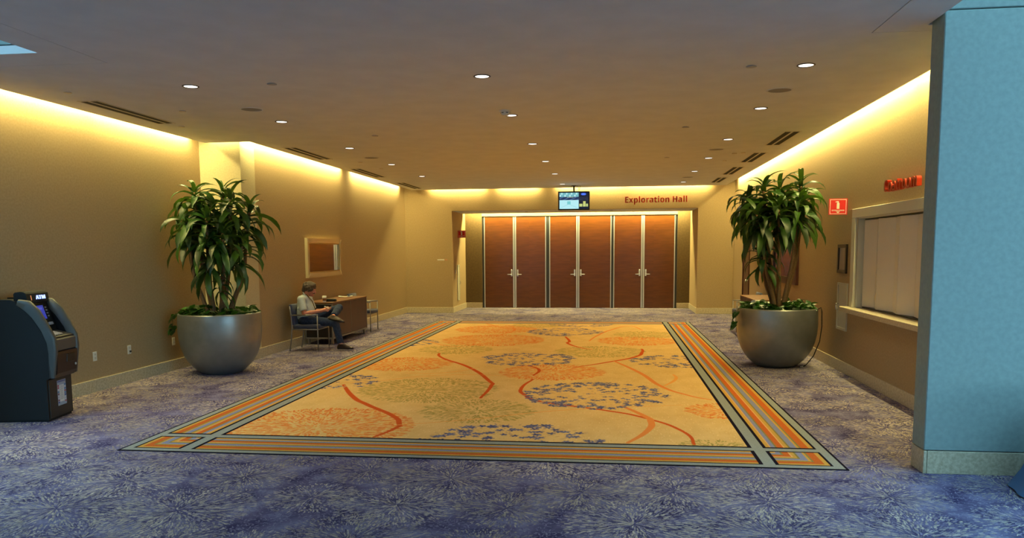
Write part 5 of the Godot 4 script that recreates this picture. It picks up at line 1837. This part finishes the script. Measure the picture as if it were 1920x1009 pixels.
func finger(f: Field, pts: Array, r0: float, r1: float) -> void:
	for k in pts.size() - 1:
		var n := pts.size() - 1.0
		f.bone(pts[k], pts[k + 1], lerpf(r0, r1, k / n), lerpf(r0, r1, (k + 1) / n), 0.004)

func build_person() -> void:
	# x forward, y up, z to his right; the origin lies on the floor under the seat
	var t := thing("person", "seated man in a pale shirt and jeans with crossed legs looking at a phone", "person", Vector3(-5.37, 0, -13.5))
	var pel := Vector3(-0.10, 0.545, 0)
	var belly := Vector3(-0.08, 0.66, 0)
	var chest := Vector3(-0.105, 0.83, 0)
	var neck := Vector3(-0.06, 0.985, 0)
	var head := Vector3(0.015, 1.085, 0.0)
	var sh := [Vector3(-0.095, 0.915, -0.185), Vector3(-0.085, 0.915, 0.185)]
	var el := [Vector3(-0.02, 0.665, -0.235), Vector3(-0.01, 0.665, 0.245)]
	var wr := [Vector3(0.235, 0.715, -0.075), Vector3(0.245, 0.705, 0.10)]
	var hip := [Vector3(-0.07, 0.53, -0.095), Vector3(-0.07, 0.53, 0.095)]
	var knee := [Vector3(0.50, 0.745, -0.115), Vector3(0.505, 0.50, 0.11)]
	var ank := [Vector3(0.515, 0.615, 0.245), Vector3(0.60, 0.10, 0.12)]
	var toe := [Vector3(0.735, 0.535, 0.275), Vector3(0.80, 0.035, 0.14)]
	# ---- body: one surface
	var b := Field.new(Vector3(-0.36, 0.0, -0.36), Vector3(0.86, 1.05, 0.36), 0.013)
	for s in 2:
		b.bone(hip[s], knee[s], 0.078, 0.050, 0.04)
		b.bone(knee[s], knee[s].lerp(ank[s], 0.3), 0.050, 0.051, 0.02)
		b.bone(knee[s].lerp(ank[s], 0.3), ank[s], 0.051, 0.034, 0.02)
		b.bone(ank[s], ank[s].lerp(toe[s], 0.55) + Vector3(0, 0.0, 0.0), 0.030, 0.018, 0.015)
		b.bone(chest + Vector3(0.01, 0.075, 0), sh[s], 0.06, 0.052, 0.04)
		b.bone(sh[s], el[s], 0.047, 0.038, 0.02)
		b.bone(el[s], el[s].lerp(wr[s], 0.35), 0.038, 0.039, 0.015)
		b.bone(el[s].lerp(wr[s], 0.35), wr[s], 0.039, 0.025, 0.015)
	b.bone(pel, belly, 0.125, 0.125, 0.05)
	b.bone(belly, chest, 0.125, 0.115, 0.06, Vector3.RIGHT, 0.9)
	b.bone(chest + Vector3(0, 0.08, 0), head + Vector3(-0.03, -0.06, 0), 0.058, 0.050, 0.03)
	# ---- head, with face and ears, on a finer grid
	var hb := Basis(Vector3.BACK, -0.36)       # bowed towards the phone
	var h := Field.new(head + Vector3(-0.16, -0.17, -0.13), head + Vector3(0.16, 0.17, 0.13), 0.0052)
	var H := func(x: float, y: float, z: float) -> Vector3: return head + hb * Vector3(x, y, z)
	h.ball(H.call(-0.012, 0.025, 0), Vector3(0.098, 0.098, 0.076), 0.02, hb)
	h.bone(H.call(0.045, -0.02, 0), H.call(0.052, -0.082, 0), 0.050, 0.030, 0.03)
	h.bone(H.call(0.0, -0.03, 0), H.call(0.03, -0.07, 0), 0.062, 0.045, 0.03)
	h.bone(H.call(-0.03, -0.05, 0), neck + Vector3(0.0, 0.0, 0), 0.052, 0.052, 0.02)
	h.bone(H.call(0.083, 0.012, 0), H.call(0.108, -0.024, 0), 0.009, 0.0145, 0.012)     # nose
	for s in [-1.0, 1.0]:
		h.bone(H.call(0.078, 0.026, s * 0.012), H.call(0.070, 0.028, s * 0.046), 0.013, 0.011, 0.012)   # brow
		h.carve(H.call(0.096, 0.008, s * 0.030), Vector3(0.015, 0.010, 0.014))
		h.ball(H.call(0.077, 0.006, s * 0.029), Vector3(0.012, 0.010, 0.012), 0.004)
		h.bone(H.call(0.066, -0.025, s * 0.036), H.call(0.050, -0.050, s * 0.036), 0.017, 0.015, 0.02)
		h.ball(H.call(-0.008, -0.004, s * 0.079), Vector3(0.019, 0.031, 0.011), 0.006, hb)     # ear
	h.bone(H.call(0.084, -0.060, -0.018), H.call(0.084, -0.060, 0.018), 0.008, 0.008, 0.008)   # lips
	h.bone(H.call(0.078, -0.090, 0), H.call(0.070, -0.094, 0), 0.016, 0.018, 0.015)     # chin
	# ---- hands round the phone
	var hands := []
	for s in 2:
		var e: float = [-1.0, 1.0][s]
		var w: Vector3 = wr[s]
		var f := Field.new(w + Vector3(-0.05, -0.08, -0.12), w + Vector3(0.20, 0.10, 0.12), 0.0045)
		var palm := w + Vector3(0.075, 0.028, -e * 0.022)
		var fwd := (palm - w).normalized()
		f.bone(w - fwd * 0.03, w, 0.026, 0.024, 0.01)
		var across := Vector3(0.35, 0.1, e * 0.9).normalized()
		f.bone(w, palm - fwd * 0.015, 0.024, 0.020, 0.02)
		for k in 4:
			var u := (k - 1.5) * 0.0185
			var l: float = [0.92, 1.0, 0.95, 0.78][k]
			var k0: Vector3 = palm + Vector3(0.012 - absf(u) * 0.15, -0.012 - u * 0.55, 0) + across * 0.004 + Vector3(0, 0, e * 0.010)
			f.bone(w + fwd * 0.02, k0, 0.016, 0.0115, 0.012)
			var k1 := k0 + Vector3(0.036, -0.006 - u * 0.2, -e * 0.004) * l
			var k2 := k1 + Vector3(0.018, 0.010, -e * 0.018) * l
			var k3 := k2 + Vector3(0.002, 0.012, -e * 0.016) * l
			finger(f, [k0, k1, k2, k3], 0.0098, 0.0075)
		var th0 := w + fwd * 0.028 + Vector3(0, 0.016, -e * 0.010)
		finger(f, [th0, th0 + Vector3(0.028, 0.020, -e * 0.010), th0 + Vector3(0.056, 0.026, -e * 0.014), th0 + Vector3(0.076, 0.024, -e * 0.016)], 0.0125, 0.0085)
		hands.append(f)
	part("body", net([b, h] + hands), M.skin, t)
	# ---- eyes, moustache
	for s in [-1.0, 1.0]:
		part("eye", lathe([Vector2(0, -0.007), Vector2(0.005, -0.005), Vector2(0.007, 0), Vector2(0.005, 0.005), Vector2(0, 0.007)], 12), M.eye, t, H.call(0.0835, 0.004, s * 0.029))
	var mo := Field.new(H.call(0.09, -0.045, 0) - Vector3.ONE * 0.05, H.call(0.09, -0.045, 0) + Vector3.ONE * 0.05, 0.004)
	for s in [-1.0, 1.0]:
		mo.bone(H.call(0.096, -0.042, 0), H.call(0.083, -0.052, s * 0.034), 0.0095, 0.006, 0.006)
	part("moustache", net([mo]), M.hair, t)
	# ---- hair: full, over the ears and down the nape
	var hair := Field.new(head + Vector3(-0.17, -0.14, -0.13), head + Vector3(0.14, 0.17, 0.13), 0.006)
	hair.ball(H.call(-0.022, 0.034, 0), Vector3(0.108, 0.106, 0.088), 0.02, hb)
	hair.bone(H.call(-0.085, 0.02, 0), H.call(-0.088, -0.07, 0), 0.060, 0.036, 0.03, Vector3.BACK, 1.3)
	for s in [-1.0, 1.0]:
		hair.bone(H.call(-0.02, 0.03, s * 0.072), H.call(-0.03, -0.022, s * 0.070), 0.026, 0.018, 0.02)
		hair.bone(H.call(0.015, 0.055, s * 0.060), H.call(0.012, -0.004, s * 0.072), 0.022, 0.010, 0.015)
	for k in 7:
		var a := -0.9 + k * 0.3
		hair.ball(H.call(0.035 - absf(a) * 0.02, 0.104 - absf(a) * 0.03, a * 0.07), Vector3(0.036, 0.026, 0.024), 0.016, hb)
	for k in 46:      # uneven locks
		var a := k * 2.39996
		var y := 0.115 - 0.15 * sqrt(k / 46.0) * 0.95
		var rr := sqrt(maxf(0.0, 1.0 - pow((y - 0.034) / 0.112, 2.0)))
		hair.ball(H.call(-0.024 + cos(a) * 0.106 * rr, y, sin(a) * 0.087 * rr), Vector3.ONE * (0.020 + 0.006 * sin(k * 3.7)), 0.01)
	hair.ball(H.call(-0.105, -0.045, 0.0), Vector3(0.034, 0.045, 0.062), 0.02, hb)
	hair.carve(H.call(0.125, -0.03, 0), Vector3(0.082, 0.078, 0.09))
	hair.cut(H.call(0, -0.085, 0), hb * Vector3.DOWN)
	part("hair", net([hair]), M.hair, t)
	# ---- shirt with short sleeves, hanging over the belt
	var g := Field.new(Vector3(-0.36, 0.42, -0.36), Vector3(0.25, 1.04, 0.36), 0.012)
	g.bone(pel + Vector3(0.0, -0.02, 0), belly, 0.137, 0.146, 0.05)
	g.bone(belly + Vector3(0.045, -0.01, 0), belly + Vector3(0.03, 0.06, 0), 0.115, 0.11, 0.05)
	g.bone(belly, chest, 0.146, 0.130, 0.06, Vector3.RIGHT, 0.95)
	g.bone(chest + Vector3(0, 0.06, 0), neck + Vector3(0.0, 0.0, 0), 0.075, 0.060, 0.04)
	for s in 2:
		g.bone(chest + Vector3(0.01, 0.07, 0), sh[s], 0.075, 0.064, 0.04)
		g.bone(sh[s], sh[s].lerp(el[s], 0.95), 0.064, 0.066, 0.02)
		# wrinkles across the front and sleeve
		g.bone(sh[s] + Vector3(0.05, -0.06, 0), belly + Vector3(0.10, 0.03, 0.04 if s else -0.04), 0.020, 0.016, 0.025)
		g.bone(sh[s] + Vector3(0.0, -0.12, 0.03 if s else -0.03), sh[s] + Vector3(-0.03, -0.16, 0.05 if s else -0.05), 0.03, 0.03, 0.02)
		g.cut(sh[s].lerp(el[s], 0.80), (el[s] - sh[s]).normalized(), Vector3(-0.2, 0.6, 0.175 if s else -0.36), Vector3(0.1, 0.80, 0.36 if s else -0.175))
	g.cut(Vector3(0.0, 0.505, 0), Vector3(-0.25, -1, 0).normalized())
	g.cut(neck + Vector3(-0.005, 0.012, 0), (head - neck).normalized())
	part("shirt", net([g]), M.shirt, t)
	part("collar", tube(ring_points(neck + Vector3(-0.002, 0.008, 0), (head - neck).normalized(), 0.063, 20), 0.010, 6), M.shirt, t)
	part("lanyard", tube([neck + Vector3(-0.05, 0.02, 0.045), neck + Vector3(0.03, 0.005, 0.062), Vector3(0.068, 0.88, 0.050), Vector3(0.092, 0.78, 0.028), Vector3(0.115, 0.70, 0.012)], 0.0075, 6), M.lanyard, t)
	# ---- jeans
	var j := Field.new(Vector3(-0.30, 0.05, -0.30), Vector3(0.68, 0.86, 0.36), 0.012)
	j.bone(pel + Vector3(0, 0.02, 0), pel + Vector3(0, -0.03, 0), 0.128, 0.128, 0.05)
	for s in 2:
		j.bone(hip[s], knee[s], 0.094, 0.066, 0.04)
		j.bone(knee[s], knee[s].lerp(ank[s], 0.35), 0.066, 0.064, 0.02)
		j.bone(knee[s].lerp(ank[s], 0.35), ank[s] + (ank[s] - knee[s]).normalized() * 0.02, 0.064, 0.058, 0.02)
		j.bone(hip[s].lerp(knee[s], 0.85) + Vector3(0, -0.05, 0), hip[s].lerp(knee[s], 1.02) + Vector3(0.0, -0.03, 0), 0.03, 0.03, 0.03)
		j.cut(ank[s] + (knee[s] - ank[s]).normalized() * 0.035, (ank[s] - knee[s]).normalized(), ank[s] - Vector3.ONE * 0.13, ank[s] + Vector3.ONE * 0.13)
	j.cut(Vector3(0, 0.625, 0), Vector3(-0.2, 1, 0).normalized(), Vector3(-0.3, 0.5, -0.3), Vector3(0.06, 0.86, 0.3))
	part("jeans", net([j]), M.denim, t)
	# ---- shoes
	for s in 2:
		var dir: Vector3 = (toe[s] - ank[s])
		var sole_n := Vector3.DOWN
		var up := Vector3.UP
		if s == 0:
			up = Vector3(0.22, 0.90, -0.38).normalized()
		var f := Field.new(ank[s] - Vector3.ONE * 0.17, ank[s] + Vector3(0.32, 0.12, 0.17), 0.0055)
		var flatdir := Vector3(dir.x, 0, dir.z).normalized() if s == 1 else (dir - up * dir.dot(up)).normalized()
		var heel: Vector3 = ank[s] - flatdir * 0.035 - up * (0.062 if s == 1 else 0.055)
		var ball_: Vector3 = heel + flatdir * 0.17 + up * 0.0
		var tip: Vector3 = heel + flatdir * 0.245 + up * 0.004
		f.bone(heel + up * 0.012, ball_ + up * 0.010, 0.036, 0.042, 0.015, up, 0.8)
		f.bone(ball_ + up * 0.010, tip + up * 0.006, 0.042, 0.030, 0.015, up, 0.8)
		f.bone(heel + up * 0.03, ank[s] + up * 0.012, 0.036, 0.040, 0.02)
		f.bone(ank[s] + flatdir * 0.03, ball_ + up * 0.022, 0.036, 0.030, 0.03)
		f.cut(heel + up * -0.012, -up)
		f.cut(ank[s] + up * 0.022, up)
		var shoe := part("shoe", net([f]), M.shoe if s == 1 else M.shoe_pale, t)
		var so := Field.new(ank[s] - Vector3.ONE * 0.18, ank[s] + Vector3(0.33, 0.10, 0.18), 0.0055)
		so.bone(heel, ball_, 0.040, 0.046, 0.01, up, 0.35)
		so.bone(ball_, tip, 0.046, 0.034, 0.01, up, 0.35)
		so.cut(heel + up * 0.004, up)
		so.cut(heel - up * 0.021, -up)
		part("sole", net([so]), M.sole, shoe)
	# ---- the phone in his hands is a thing of its own
	var ph_ := thing("phone", "black smartphone held in the seated man's hands", "phone", Vector3(-5.37 + 0.335, 0.752, -13.5 + 0.018), 0.0)
	var tilt := Basis(Vector3.BACK, 0.75)
	part("case", boxm(Vector3(0.009, 0.135, 0.068), 0.003), M.black, ph_, Vector3.ZERO, tilt * Basis(Vector3.BACK, 0.35))
	part("screen", boxm(Vector3(0.001, 0.118, 0.060)), M.phone_screen, ph_, tilt * Basis(Vector3.BACK, 0.35) * Vector3(-0.005, 0, 0), tilt * Basis(Vector3.BACK, 0.35))

func ring_points(at: Vector3, n: Vector3, r: float, count: int) -> Array:
	var u := n.cross(Vector3.BACK).normalized()
	var v := n.cross(u).normalized()
	var out := []
	for k in count + 1:
		var a := TAU * k / count
		out.append(at + (u * cos(a) + v * sin(a)) * r)
	return out
